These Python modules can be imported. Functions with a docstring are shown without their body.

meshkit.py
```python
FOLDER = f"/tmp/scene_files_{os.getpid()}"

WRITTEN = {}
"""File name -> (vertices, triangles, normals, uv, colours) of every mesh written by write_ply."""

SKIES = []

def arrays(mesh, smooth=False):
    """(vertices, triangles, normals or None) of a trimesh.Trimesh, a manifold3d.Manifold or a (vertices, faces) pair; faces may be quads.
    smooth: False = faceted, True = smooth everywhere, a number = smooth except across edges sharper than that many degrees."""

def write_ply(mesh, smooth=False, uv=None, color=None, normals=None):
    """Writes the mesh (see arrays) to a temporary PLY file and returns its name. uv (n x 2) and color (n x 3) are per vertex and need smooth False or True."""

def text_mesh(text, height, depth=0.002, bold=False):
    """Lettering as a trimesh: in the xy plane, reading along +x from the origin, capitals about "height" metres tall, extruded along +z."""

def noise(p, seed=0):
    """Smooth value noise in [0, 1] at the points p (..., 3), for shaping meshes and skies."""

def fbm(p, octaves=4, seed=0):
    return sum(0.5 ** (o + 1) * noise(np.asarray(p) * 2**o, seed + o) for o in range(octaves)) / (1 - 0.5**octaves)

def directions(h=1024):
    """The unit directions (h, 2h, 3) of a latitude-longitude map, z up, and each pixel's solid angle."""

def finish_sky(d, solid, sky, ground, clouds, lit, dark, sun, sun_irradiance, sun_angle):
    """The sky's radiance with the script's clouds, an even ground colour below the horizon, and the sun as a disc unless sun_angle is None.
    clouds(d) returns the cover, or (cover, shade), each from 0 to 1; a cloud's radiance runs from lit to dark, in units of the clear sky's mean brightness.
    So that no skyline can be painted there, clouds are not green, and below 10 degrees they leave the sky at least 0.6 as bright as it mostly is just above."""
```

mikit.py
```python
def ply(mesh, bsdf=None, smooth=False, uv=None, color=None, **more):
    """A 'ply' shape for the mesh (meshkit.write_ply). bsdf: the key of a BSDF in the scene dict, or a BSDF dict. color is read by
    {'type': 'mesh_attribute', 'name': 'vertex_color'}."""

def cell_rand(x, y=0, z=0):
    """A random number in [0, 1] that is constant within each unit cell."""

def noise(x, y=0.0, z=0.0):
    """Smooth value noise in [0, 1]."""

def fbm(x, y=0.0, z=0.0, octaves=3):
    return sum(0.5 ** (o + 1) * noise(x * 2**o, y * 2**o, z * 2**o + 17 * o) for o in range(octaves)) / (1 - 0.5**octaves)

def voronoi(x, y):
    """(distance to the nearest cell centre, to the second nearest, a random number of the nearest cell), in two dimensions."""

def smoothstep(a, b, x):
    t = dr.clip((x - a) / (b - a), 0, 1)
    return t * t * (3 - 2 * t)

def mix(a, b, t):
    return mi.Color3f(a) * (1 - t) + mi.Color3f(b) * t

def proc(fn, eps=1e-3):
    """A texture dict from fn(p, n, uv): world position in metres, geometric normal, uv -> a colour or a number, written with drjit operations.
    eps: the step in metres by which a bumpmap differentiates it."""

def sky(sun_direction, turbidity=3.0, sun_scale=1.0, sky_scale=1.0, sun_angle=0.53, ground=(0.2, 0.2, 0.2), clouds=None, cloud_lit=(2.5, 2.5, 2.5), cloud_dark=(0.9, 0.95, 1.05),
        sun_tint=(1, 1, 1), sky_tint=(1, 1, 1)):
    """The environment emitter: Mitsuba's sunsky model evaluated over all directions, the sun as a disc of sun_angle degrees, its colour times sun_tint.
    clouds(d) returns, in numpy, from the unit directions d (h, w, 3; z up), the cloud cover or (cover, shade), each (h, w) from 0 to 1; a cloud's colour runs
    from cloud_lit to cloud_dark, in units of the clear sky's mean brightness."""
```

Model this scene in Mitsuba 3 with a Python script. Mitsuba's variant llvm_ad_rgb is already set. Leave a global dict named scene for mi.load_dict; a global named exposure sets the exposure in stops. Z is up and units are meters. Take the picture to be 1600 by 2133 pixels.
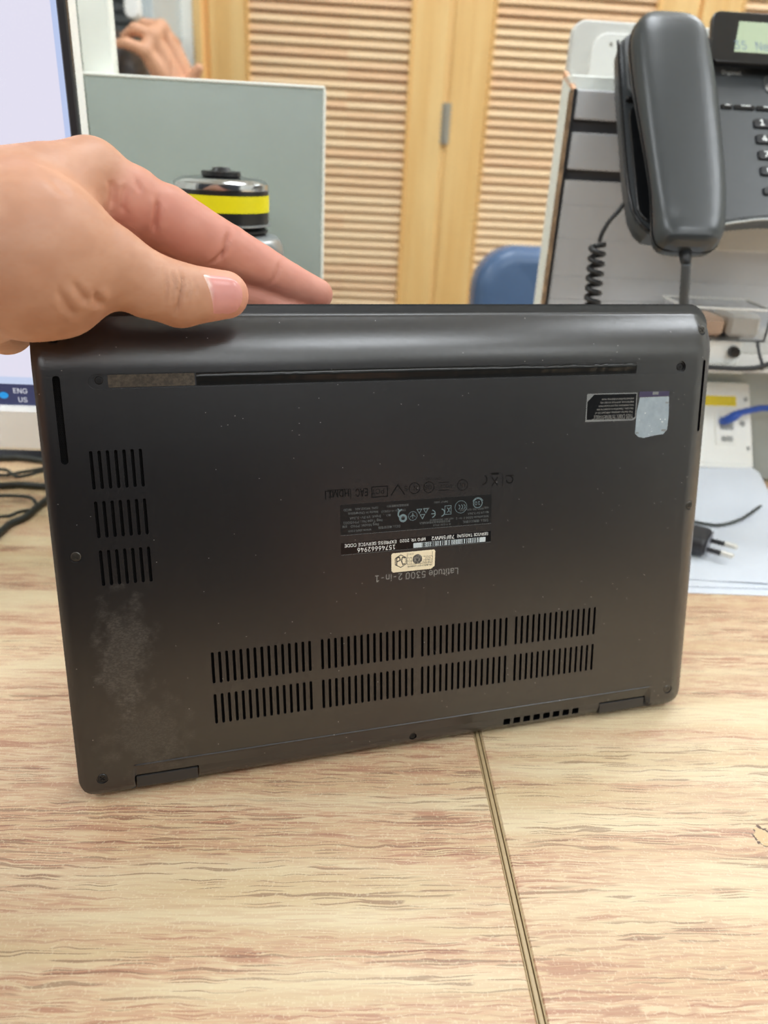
import math, random, glob
import numpy as np
import trimesh
import manifold3d as m3
import drjit as dr
import mitsuba as mi
import mikit, meshkit
from mikit import noise, fbm, cell_rand, smoothstep, mix, proc, ply
T = mi.ScalarTransform4f
random.seed(5); rng = np.random.default_rng(5)
scene, labels = {"type": "scene"}, {}

# ------------------------------------------------------------------ camera, lights, exposure
EYE = np.array([0, 0, 1.0054]); FWD = np.array([0.0621, 0.9033, -0.4245]); UP = np.array([-0.0258, 0.4267, 0.9040])
scene["camera"] = {"type": "thinlens", "fov": 53.1301, "fov_axis": "x", "aperture_radius": 0.0013, "focus_distance": 0.315,
                   "near_clip": 0.02, "far_clip": 60.0,
                   "to_world": T().look_at(origin=EYE.tolist(), target=(EYE + FWD).tolist(), up=UP.tolist())}
exposure = 0.68
CEIL = 2.62
LAMPS = [(1.45, 1.95), (0.30, 1.02), (-1.35, 0.30), (1.60, 0.35), (0.85, -0.90), (-1.35, -1.10), (2.20, -2.10), (0.60, -2.60), (-1.10, -2.60), (1.50, -3.90), (-0.40, -3.90)]  # unseen panels; one read off the desk highlight, others added to brighten walls
LAMP_RADIANCE = [7.9, 8.35, 8.75]
SCREEN_RADIANCE = 0.54

# ------------------------------------------------------------------ helpers
def lin(r, g, b):
    c = np.array([r, g, b], float) / 255
    return np.where(c <= 0.04045, c / 12.92, ((c + 0.055) / 1.055) ** 2.4).tolist()
def mat(name, color, rough=0.5, spec=0.5, metallic=0.0, bump=None, bump_scale=1.0, **kw):
    c = color if isinstance(color, dict) else {"type": "rgb", "value": list(map(float, color))}
    b = {"type": "principled", "base_color": c, "roughness": rough, "metallic": metallic, **kw}
    if spec is not None: b["specular"] = spec
    if bump is not None:
        b = {"type": "bumpmap", "arbitrary": bump, "scale": bump_scale, "bsdf": b}
    scene[name] = {"type": "twosided", "bsdf": b}
    return name
used = set()
def numbered(key):
    if key not in used:
        used.add(key); return key
    n = 1
    while f"{key}_{n:03d}" in used: n += 1
    k = f"{key}_{n:03d}"; used.add(k); return k
def thing(name, label, cat, group=None):
    k = numbered(name); labels[k] = {"label": label, "category": cat}
    if group: labels[k]["group"] = group
    return k
def struct(name, label=None):
    k = numbered(name); labels[k] = {"kind": "structure"}
    if label: labels[k]["label"] = label
    return k
def part(name, parent, mesh, bsdf, smooth=False, label=None, kind=None, to_world=None, **kw):
    k = numbered(f"{parent}__{name}")
    d = mesh if isinstance(mesh, dict) else ply(mesh, bsdf, smooth=smooth, **kw)
    if to_world is not None: d = {**d, "to_world": to_world}
    scene[k] = d
    if label or kind:
        labels[k] = {}
        if label: labels[k]["label"] = label
        if kind: labels[k]["kind"] = kind
    return k
def solo(key, mesh, bsdf, smooth=False, **kw):
    scene[key] = mesh if isinstance(mesh, dict) else ply(mesh, bsdf, smooth=smooth, **kw)
    return key
def tm(v, f): return trimesh.Trimesh(np.asarray(v, float), np.asarray(f), process=False)
def cat(*ms): return trimesh.util.concatenate([m for m in ms])
def box(x0, x1, y0, y1, z0, z1, b=0.0):
    """a box with chamfered edges"""
    x0, x1 = sorted((x0, x1)); y0, y1 = sorted((y0, y1)); z0, z1 = sorted((z0, z1))
    b = min(b, 0.45 * min(x1 - x0, y1 - y0, z1 - z0))
    if b <= 0:
        m = trimesh.creation.box(extents=(x1 - x0, y1 - y0, z1 - z0)); m.apply_translation(((x0 + x1) / 2, (y0 + y1) / 2, (z0 + z1) / 2)); return m
    p = []
    for x, sx in ((x0, 1), (x1, -1)):
        for y, sy in ((y0, 1), (y1, -1)):
            for z, sz in ((z0, 1), (z1, -1)):
                p += [(x, y + sy * b, z + sz * b), (x + sx * b, y, z + sz * b), (x + sx * b, y + sy * b, z)]
    return trimesh.convex.convex_hull(np.array(p))
def rings(loops, cap=True, closed=True):
    """loft through loops of equal length (n, k, 3)"""
    L = np.asarray(loops, float); n, k = L.shape[:2]; f = []
    for i in range(n - 1):
        for j in range(k if closed else k - 1):
            a, b = i * k + j, i * k + (j + 1) % k
            f += [(a, b, b + k), (a, b + k, a + k)]
    v = L.reshape(-1, 3).tolist()
    if cap:
        for i, flip in ((0, True), (n - 1, False)):
            c = len(v); v.append(L[i].mean(0).tolist())
            for j in range(k):
                a, b = i * k + j, i * k + (j + 1) % k
                f.append((b, a, c) if flip else (a, b, c))
    return tm(v, f)
def rr(w, h, r, n=6, cx=0.0, cy=0.0):
    """rounded rectangle outline, counter-clockwise"""
    r = min(r, w / 2 - 1e-6, h / 2 - 1e-6); p = []
    for sx, sy, a0 in ((1, 1, 0), (-1, 1, 90), (-1, -1, 180), (1, -1, 270)):
        for a in np.radians(np.linspace(a0, a0 + 90, n + 1)):
            p.append((cx + sx * (w / 2 - r) + r * math.cos(a), cy + sy * (h / 2 - r) + r * math.sin(a)))
    return np.array(p)
def slab(w, h, r, z0, z1, b=0.0, cx=0.0, cy=0.0, n=6, steps=3):
    """rounded-rectangle plate from z0 to z1, its upper edge rounded by b"""
    L = []
    def ring(ins, z):
        q = rr(w - 2 * ins, h - 2 * ins, max(r - ins, 1e-5), n, cx, cy); return np.c_[q, np.full(len(q), z)]
    L.append(ring(0, z0))
    if b > 0:
        for a in np.linspace(0, math.pi / 2, steps + 1):
            L.append(ring(b * (1 - math.cos(a)), z1 - b + b * math.sin(a)))
    else: L.append(ring(0, z1))
    return rings(L)
def prism(pts, z0, z1, b=0.0):
    from shapely.geometry import Polygon
    m = trimesh.creation.extrude_polygon(Polygon(pts), z1 - z0, engine="earcut"); m.apply_translation((0, 0, z0)); return m
def lathe(profile, n=32):
    a = np.linspace(0, 2 * np.pi, n, endpoint=False)
    return rings([np.c_[r * np.cos(a), r * np.sin(a), np.full(n, z)] for r, z in profile])
def spline(pts, n=40):
    """Catmull-Rom curve through the points"""
    p = np.asarray(pts, float); p = np.vstack([2 * p[0] - p[1], p, 2 * p[-1] - p[-2]]); out = []
    m = max(2, n // (len(p) - 3))
    for i in range(1, len(p) - 2):
        for t in np.linspace(0, 1, m, endpoint=(i == len(p) - 3)):
            a, b, c, d = p[i - 1:i + 3]
            out.append(0.5 * (2 * b + (c - a) * t + (2 * a - 5 * b + 4 * c - d) * t * t + (3 * b - a - 3 * c + d) * t ** 3))
    return np.array(out)
def tube(path, r, sides=10):
    p = np.asarray(path, float); t = np.gradient(p, axis=0); t /= np.linalg.norm(t, axis=1, keepdims=True)
    a = np.cross(t[0], [0.3, 0.2, 0.93]); a /= np.linalg.norm(a); L = []
    ang = np.arange(sides) * 2 * np.pi / sides; r = np.broadcast_to(r, (len(p),))
    for i in range(len(p)):
        a = a - np.dot(a, t[i]) * t[i]; a /= np.linalg.norm(a); b = np.cross(t[i], a)
        L.append(p[i] + r[i] * (np.cos(ang)[:, None] * a + np.sin(ang)[:, None] * b))
    return rings(L)
def place(mesh, o, x, y, z, s=1.0):
    """local mesh to world: columns x, y, z, origin o"""
    m = mesh.copy(); A = np.stack([x, y, z], 1) * s; m.vertices = np.asarray(m.vertices) @ A.T + np.asarray(o); return m
def frame4(o, x, y, z, s=1.0):
    A = np.eye(4); A[:3, :3] = np.stack([x, y, z], 1) * s; A[:3, 3] = o; return T(A)
def xf(mesh, M): 
    m = mesh.copy(); m.apply_transform(M); return m
def mani(m):
    m = m.copy(); m.merge_vertices()
    return m3.Manifold(m3.Mesh(vert_properties=np.asarray(m.vertices, np.float32), tri_verts=np.asarray(m.faces, np.uint32)))
def unmani(M):
    q = M.to_mesh(); return tm(q.vert_properties[:, :3], q.tri_verts)
def text(s, h, depth, x=0.0, y=0.0, align="l", turn=False, bold=False):
    """lettering in a local plane; turn: rotated half a turn"""
    m = meshkit.text_mesh(s, h, depth, bold)
    w = m.bounds[1][0] - m.bounds[0][0]
    off = {"l": -m.bounds[0][0], "c": -m.bounds[0][0] - w / 2, "r": -m.bounds[1][0]}[align]
    m.apply_translation((off, 0, 0))
    if turn: m.vertices = np.asarray(m.vertices) * [-1, -1, 1]
    m.apply_translation((x, y, 0)); return m
def fit_text(s, h, width, depth, x=0.0, y=0.0, turn=False, bold=False):
    """lettering of a given width starting at x"""
    m = meshkit.text_mesh(s, h, depth, bold); m.apply_translation((-m.bounds[0][0], 0, 0))
    m.vertices = np.asarray(m.vertices) * [width / m.bounds[1][0], 1, 1]
    if turn: m.vertices = np.asarray(m.vertices) * [-1, -1, 1]
    m.apply_translation((x, y, 0)); return m
def ring2d(cx, cy, r0, r1, z0, z1, n=24, a0=0, a1=360):
    a = np.radians(np.linspace(a0, a1, n)); pts = np.r_[np.c_[cx + r1 * np.cos(a), cy + r1 * np.sin(a)], np.c_[cx + r0 * np.cos(a), cy + r0 * np.sin(a)][::-1]]
    return prism(pts, z0, z1)
def stroke(pts, w, z0, z1):
    from shapely.geometry import LineString
    g = LineString(pts).buffer(w / 2, cap_style="flat", join_style="mitre")
    m = trimesh.creation.extrude_polygon(g, z1 - z0, engine="earcut"); m.apply_translation((0, 0, z0)); return m

# flesh: smooth union of round cones, meshed by surface nets
def cone_sd(P, a, b, ra, rb):
    ab = b - a; t = np.clip((P - a) @ ab / max(ab @ ab, 1e-12), 0, 1)
    return np.linalg.norm(P - (a + t[..., None] * ab), axis=-1) - (ra + (rb - ra) * t)
def smin(a, b, k):
    h = np.clip(0.5 + 0.5 * (b - a) / k, 0, 1); return b + (a - b) * h - k * h * (1 - h)
def body_sd(P, chains, J):
    d = None
    for k_in, k_out, bones in chains:
        c = None
        for i, j in bones:
            a, b = J[i], J[j]
            s = cone_sd(P, np.array(a[:3]), np.array(b[:3]), a[3], b[3]); c = s if c is None else smin(c, s, k_in)
        d = c if d is None else smin(d, c, k_out)
    return d
def surface_nets(F, X, Y, Z):
    s = F < 0; n = F.shape
    c = np.zeros((n[0] - 1, n[1] - 1, n[2] - 1), int)
    for a in (0, 1):
        for b in (0, 1):
            for e in (0, 1): c += s[a:n[0] - 1 + a, b:n[1] - 1 + b, e:n[2] - 1 + e]
    act = (c > 0) & (c < 8); idx = -np.ones(act.shape, int); ijk = np.argwhere(act); idx[act] = np.arange(len(ijk))
    acc = np.zeros((len(ijk), 3)); cnt = np.zeros(len(ijk)); g = [X, Y, Z]
    i, j, k = ijk.T
    for ax in range(3):
        for a in (0, 1):
            for b in (0, 1):
                o = [0, 0, 0]; o[(ax + 1) % 3] = a; o[(ax + 2) % 3] = b; e = list(o); e[ax] = 1
                f0 = F[i + o[0], j + o[1], k + o[2]]; f1 = F[i + e[0], j + e[1], k + e[2]]
                hit = (f0 < 0) != (f1 < 0); t = np.where(hit, f0 / np.where(hit, f0 - f1, 1), 0)
                p0 = np.stack([X[i + o[0]], Y[j + o[1]], Z[k + o[2]]], 1); p1 = np.stack([X[i + e[0]], Y[j + e[1]], Z[k + e[2]]], 1)
                acc += np.where(hit[:, None], p0 + (p1 - p0) * t[:, None], 0); cnt += hit
    v = acc / cnt[:, None]; faces = []
    for ax in range(3):
        u, w = (ax + 1) % 3, (ax + 2) % 3
        sl0 = [slice(None)] * 3; sl1 = [slice(None)] * 3; sl0[ax] = slice(0, -1); sl1[ax] = slice(1, None)
        ch = s[tuple(sl0)] != s[tuple(sl1)]; E = np.argwhere(ch)
        ok = (E[:, u] > 0) & (E[:, w] > 0) & (E[:, u] < n[u] - 1) & (E[:, w] < n[w] - 1); E = E[ok]
        def cell(du, dw):
            q = E.copy(); q[:, u] -= du; q[:, w] -= dw; return idx[q[:, 0], q[:, 1], q[:, 2]]
        q = np.stack([cell(1, 1), cell(0, 1), cell(0, 0), cell(1, 0)], 1)
        flip = ~s[tuple(E.T)]; q[flip] = q[flip][:, ::-1]
        faces.append(q)
    q = np.vstack(faces)
    return tm(v, np.vstack([q[:, [0, 1, 2]], q[:, [0, 2, 3]]]))
def axis_samples(segs):
    """non-uniform axis: list of (start, stop, step)"""
    out = []
    for a, b, st in segs: out += list(np.arange(a, b - 1e-9, st))
    out.append(segs[-1][1]); return np.array(out)
def graded(lo, f0, f1, hi, fine, coarse, ratio=1.3):
    """an axis that is fine between f0 and f1 and coarsens gently towards lo and hi"""
    mid = list(np.arange(f0, f1 + 1e-9, fine)); a, b, st = [], [], fine
    x = f0
    while x > lo: st = min(st * ratio, coarse); x -= st; a.append(x)
    x, st = mid[-1], fine
    while x < hi: st = min(st * ratio, coarse); x += st; b.append(x)
    return np.array(a[::-1] + mid + b)
def flesh(chains, J, X, Y, Z, reach=0.035):
    """each chain is measured only in its own neighbourhood; elsewhere it counts as far away"""
    F = np.full((len(X), len(Y), len(Z)), reach)
    for k_in, k_out, bones in chains:
        nm = {n for b in bones for n in b}; A = np.array([J[n] for n in nm]); lo = (A[:, :3] - A[:, 3:]).min(0) - reach; hi = (A[:, :3] + A[:, 3:]).max(0) + reach
        i0, i1 = np.searchsorted(X, (lo[0], hi[0])); j0, j1 = np.searchsorted(Y, (lo[1], hi[1])); l0, l1 = np.searchsorted(Z, (lo[2], hi[2]))
        if i1 <= i0 or j1 <= j0 or l1 <= l0: continue
        C = np.full((i1 - i0, j1 - j0, l1 - l0), reach)
        for a, b in bones:
            pa, pb = np.array(J[a][:3]), np.array(J[b][:3]); ra, rb = J[a][3], J[b][3]
            lo = np.minimum(pa - ra, pb - rb) - reach; hi = np.maximum(pa + ra, pb + rb) + reach
            u0, u1 = np.clip(np.searchsorted(X, (lo[0], hi[0])), i0, i1); v0, v1 = np.clip(np.searchsorted(Y, (lo[1], hi[1])), j0, j1); w0, w1 = np.clip(np.searchsorted(Z, (lo[2], hi[2])), l0, l1)
            if u1 <= u0 or v1 <= v0 or w1 <= w0: continue
            ab = pb - pa; L = max(ab @ ab, 1e-12); x, y, z = X[u0:u1, None, None] - pa[0], Y[None, v0:v1, None] - pa[1], Z[None, None, w0:w1] - pa[2]
            t = np.clip((x * ab[0] + y * ab[1] + z * ab[2]) / L, 0, 1)
            d = np.sqrt((x - t * ab[0]) ** 2 + (y - t * ab[1]) ** 2 + (z - t * ab[2]) ** 2) - (ra + (rb - ra) * t)
            S = C[u0 - i0:u1 - i0, v0 - j0:v1 - j0, w0 - l0:w1 - l0]; S[...] = smin(S, np.minimum(d, reach), k_in)
        S = F[i0:i1, j0:j1, l0:l1]; S[...] = smin(S, C, k_out)
    F[0] = F[-1] = 1; F[:, 0] = F[:, -1] = 1; F[:, :, 0] = F[:, :, -1] = 1
    return surface_nets(F, X, Y, Z)

# ------------------------------------------------------------------ materials
mat("wall_paint", lin(246, 247, 242), 0.7)
mat("ceiling_paint", lin(236, 236, 232), 0.8)
def floor_fn(p, n, uv):
    return mix(lin(150, 140, 128), lin(170, 160, 148), fbm(p.x * 6, p.y * 6, 0.0, 3))
mat("floor_vinyl", proc(floor_fn), 0.4)
def desk_fn(p, n, uv):
    side = dr.select(p.x > 0.0745, 1.0, 0.0)
    x = p.x + side * 3.7; y = p.y + side * 0.77
    # the figure bends slowly along the board
    yw = y + 0.011 * (fbm(x * 5.0, y * 8.0, 1.0, 3) - 0.5) + 0.0012 * (noise(x * 70, y * 200, 3.0) - 0.5)
    zone = smoothstep(0.28, 0.58, fbm(x * 8.0, yw * 70.0, 7.0, 3))
    c = mix(lin(220, 202, 166), lin(209, 187, 148), smoothstep(0.35, 0.7, fbm(x * 5, yw * 90, 2.0, 3)))
    c = mix(c, lin(196, 160, 124), 0.38 * smoothstep(0.45, 0.8, noise(x * 80, yw * 1300, 31.0)) * (0.4 + 0.6 * noise(x * 14, yw * 160, 33.0)))
    fib = noise(x * 130, yw * 2100, 9.0)
    c = mix(c, lin(203, 164, 132), zone * (0.26 + 0.48 * smoothstep(0.35, 0.75, fib)))
    jag = yw + 0.0011 * noise(x * 160, yw * 420, 6.0)
    dash = smoothstep(0.54, 0.72, noise(x * 66, jag * 1550, 4.0)) * smoothstep(0.36, 0.58, noise(x * 24, yw * 300, 12.0))
    tick = smoothstep(0.55, 0.75, noise(x * 150 + yw * 900, jag * 1500, 14.0)) * zone
    c = mix(c, lin(188, 141, 115), 0.45 * tick)
    c = mix(c, lin(172, 119, 96), dash * (0.12 + 0.52 * zone))
    line = smoothstep(0.68, 0.79, noise(x * 44, jag * 1700, 11.0)) * smoothstep(0.44, 0.62, noise(x * 12, yw * 130, 5.0))
    c = mix(c, lin(130, 92, 72), 0.58 * line)
    # a chipped patch of the laminate at the right, with a ragged dark rim
    chip = dr.sqrt(dr.square((p.x - 0.1921) / 0.0042) + dr.square((p.y - 0.2372) / 0.0062)) + 0.5 * (fbm(p.x * 900, p.y * 900, 2.0, 3) - 0.5)
    c = mix(c, lin(206, 176, 132), 1 - smoothstep(0.80, 0.95, chip))
    c = mix(c, lin(96, 70, 52), (1 - smoothstep(0.10, 0.20, dr.abs(chip - 0.95))) * smoothstep(0.42, 0.55, noise(p.x * 700, p.y * 700, 6.0)))
    dots = smoothstep(0.72, 0.9, noise(p.x * 1500, p.y * 1500, 21.0))
    return mix(c, lin(230, 214, 182), 0.35 * dots)
def desk_bump(p, n, uv):
    return 0.00003 * noise(p.x * 1400, p.y * 1400, 3.0) + 0.00005 * noise(p.x * 60, p.y * 900, 5.0)
mat("desk_laminate", proc(desk_fn), 0.38, 0.42, bump=proc(desk_bump, 2e-4))
mat("desk_edge", lin(196, 172, 132), 0.45)
mat("joint_tan", lin(176, 154, 116), 0.4)
mat("joint_dark", lin(60, 50, 40), 0.6)
mat("desk_leg", lin(150, 152, 152), 0.4, metallic=0.3)
# pale louvre wood
def pine_fn(p, n, uv):
    g = fbm(p.x * 26, p.z * 1.6, p.y * 3, 3)
    f = noise(p.x * 240, p.z * 5, 2.0)
    return mix(mix(lin(236, 199, 136), lin(227, 183, 116), smoothstep(0.35, 0.7, g)), lin(208, 160, 96), 0.25 * smoothstep(0.55, 0.9, f))
mat("pine_stile", proc(pine_fn), 0.5)
def slat_fn(p, n, uv):
    row = cell_rand(dr.floor(p.z / 0.0223), dr.floor(p.x * 1.6), 3)
    g = fbm(p.x * 3, p.z * 60, row * 9, 3)
    c = mix(lin(238, 212, 174), lin(230, 196, 156), smoothstep(0.3, 0.75, 0.6 * g + 0.4 * row))
    return mix(c, lin(232, 188, 156), 0.25 * smoothstep(0.55, 0.9, row))
mat("pine_slat", proc(slat_fn), 0.55)
mat("cabinet_inside", lin(120, 104, 70), 0.8)
mat("hinge_metal", lin(168, 166, 158), 0.35, metallic=0.7)
# laptop (local coordinates in metres from the laptop's own axes)
LO = np.array([0.0411, 0.2889, 0.7441]); LE = np.array([0.9737, 0.2279, 0.0]); LU = np.array([-0.0469, 0.2002, 0.9786]); LN = np.array([0.2230, -0.9529, 0.2056])
def lap_uv(p):
    q = p - mi.Point3f(*LO.tolist())
    return dr.dot(q, mi.Vector3f(*LE.tolist())) * 1000, dr.dot(q, mi.Vector3f(*LU.tolist())) * 1000
def lap_fn(p, n, uv):
    u, v = lap_uv(p)
    c = mix(lin(12, 12, 15), lin(19, 19, 22), noise(u * 9, v * 9, 1.0))
    # dusty smear by the lower left corner, with ragged grain
    du, dv = u + 131 + 7 * (noise(v * 0.09, 3.0) - 0.5), v - 66
    ragged = 0.55 * (fbm(u * 0.22, v * 0.22, 5.0, 4) - 0.5) * 2
    m = smoothstep(0.0, 0.6, 1 - dr.sqrt(dr.square(du / 13) + dr.square(dv / 30)) + ragged)
    du2, dv2 = u + 122, v - 27
    m2 = smoothstep(0.0, 0.7, 1 - dr.sqrt(dr.square(du2 / 24) + dr.square(dv2 / 20)) + 1.2 * ragged)
    grain = 0.45 + 0.55 * smoothstep(0.3, 0.8, fbm(u * 1.3, v * 2.2, 2.0, 4))
    c = mix(c, lin(84, 82, 79), 0.50 * m * grain + 0.24 * m2 * grain)
    # stray specks of dust
    cu, cv = u * 0.34, v * 0.34
    r = cell_rand(dr.floor(cu), dr.floor(cv), 5)
    fx, fy = cu - dr.floor(cu) - (0.2 + 0.6 * cell_rand(dr.floor(cu), dr.floor(cv), 6)), cv - dr.floor(cv) - (0.2 + 0.6 * cell_rand(dr.floor(cu), dr.floor(cv), 7))
    sp = dr.select((r > 0.975) & (dr.square(fx) * 0.6 + dr.square(fy) < 0.0035), 1.0, 0.0)
    return mix(c, lin(150, 150, 150), 0.6 * sp)
def lap_bump(p, n, uv):
    u, v = lap_uv(p)
    return 0.000012 * noise(u * 5.5, v * 5.5, 2.0)
mat("laptop_cover", proc(lap_fn), 0.31, None, eta=1.88, bump=proc(lap_bump, 1e-4))
mat("laptop_lid", lin(34, 34, 36), 0.42)
mat("laptop_rear", lin(46, 44, 43), 0.45)
mat("hinge_cap", lin(50, 48, 47), 0.42)
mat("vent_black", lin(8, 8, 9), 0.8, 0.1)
def mesh_fn(p, n, uv):
    u, v = lap_uv(p)
    a, b = u * 1.45, v * 1.45
    a = a + 0.5 * (dr.floor(b) - 2 * dr.floor(dr.floor(b) / 2))
    d = dr.square(a - dr.floor(a) - 0.5) + dr.square(b - dr.floor(b) - 0.5)
    return mix(lin(2, 2, 2), lin(22, 22, 23), smoothstep(0.08, 0.13, d))
mat("vent_mesh", proc(mesh_fn), 0.8, 0.1)
mat("screw_metal", lin(92, 90, 86), 0.35, metallic=0.85)
mat("screw_black", lin(40, 40, 41), 0.35, metallic=0.4)
mat("rubber_gloss", lin(24, 25, 25), 0.22)
def residue_fn(p, n, uv):
    u, v = lap_uv(p)
    return mix(lin(58, 53, 47), lin(82, 75, 65), smoothstep(0.25, 0.8, fbm(u * 1.1, v * 1.1, 1.0, 4)))
mat("adhesive_residue", proc(residue_fn), 0.75)
mat("label_black", lin(22, 24, 26), 0.3)
mat("label_gloss", lin(14, 15, 17), 0.22)
mat("label_edge", lin(120, 123, 124), 0.4)
mat("print_grey", lin(128, 128, 126), 0.5)
mat("print_teal", lin(106, 126, 132), 0.5)
mat("print_dim", lin(92, 98, 100), 0.5)
mat("print_white", lin(244, 246, 246), 0.5)
mat("print_dark", lin(9, 9, 10), 0.65, 0.15)
mat("barcode_white", lin(190, 202, 208), 0.5)
mat("sticker_cream", lin(232, 220, 190), 0.5)
mat("sticker_ink", lin(34, 32, 30), 0.5)
def scrib_fn(p, n, uv):
    u, v = lap_uv(p)
    return mix(lin(52, 50, 48), lin(128, 124, 116), smoothstep(0.4, 0.7, fbm(u * 2.5, v * 2.5, 4.0, 3)))
mat("ink_scribble", proc(scrib_fn), 0.6)
def silver_fn(p, n, uv):
    u, v = lap_uv(p)
    c = mix(lin(140, 155, 166), lin(158, 171, 180), fbm(u * 0.5, v * 0.5, 2.0, 3))
    return mix(c, lin(222, 226, 224), smoothstep(0.80, 0.86, fbm(u * 0.7, v * 0.7, 8.0, 3)))
mat("sticker_residue", proc(silver_fn), 0.5)
mat("sticker_purple", lin(62, 56, 84), 0.35)
# screens and white plastics
mat("white_bezel", lin(243, 244, 241), 0.45)
mat("black_bezel", lin(36, 36, 40), 0.35)
mat("partition_grey", lin(172, 184, 180), 0.42)
mat("partition_white", lin(234, 238, 231), 0.5)
mat("partition_lower", lin(170, 177, 174), 0.5)
mat("slat_grey", lin(196, 198, 202), 0.45)
mat("slat_groove", lin(70, 70, 73), 0.5)
mat("slat_light", lin(212, 210, 205), 0.45)
def core_fn(p, n, uv):
    return mix(lin(112, 88, 66), lin(166, 136, 106), smoothstep(0.35, 0.7, fbm(p.x * 200, p.y * 200, p.z * 160, 3)))
mat("board_core", proc(core_fn), 0.7)
mat("edge_black", lin(22, 22, 25), 0.4)
mat("veneer_tan", lin(206, 158, 122), 0.5)
mat("tray_tan", lin(212, 182, 158), 0.5)
mat("housing_grey", lin(216, 216, 212), 0.5)
mat("housing_white", lin(238, 239, 236), 0.4)
mat("phone_plastic", lin(62, 66, 69), 0.42, 0.7)
mat("handset_plastic", lin(44, 49, 52), 0.36, 0.7)
mat("phone_gloss", lin(26, 27, 29), 0.14)
mat("phone_key", lin(44, 46, 49), 0.25)
mat("phone_chrome", lin(196, 198, 200), 0.2, metallic=0.9)
mat("lcd_green", lin(172, 186, 158), 0.2)
mat("lcd_ink", lin(104, 122, 140), 0.4)
mat("silver_lip", lin(186, 190, 190), 0.3, metallic=0.5)
mat("cord_black", lin(34, 36, 38), 0.38)
mat("cord_grey", lin(72, 76, 79), 0.4)
mat("cable_green_black", lin(34, 38, 34), 0.4)
mat("cable_blue", lin(36, 78, 168), 0.4)
mat("socket_white", lin(236, 237, 232), 0.4)
mat("yellow_tape", lin(232, 208, 40), 0.5)
mat("yellow_band", lin(238, 226, 0), 0.45)
mat("tape_ink", lin(120, 104, 10), 0.5)
mat("jack_grey", lin(150, 152, 150), 0.5)
mat("chrome", lin(205, 207, 210), 0.14, metallic=1.0)
mat("cap_black", lin(28, 28, 28), 0.35)
mat("pewter", lin(160, 164, 166), 0.3, metallic=0.6)
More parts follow.
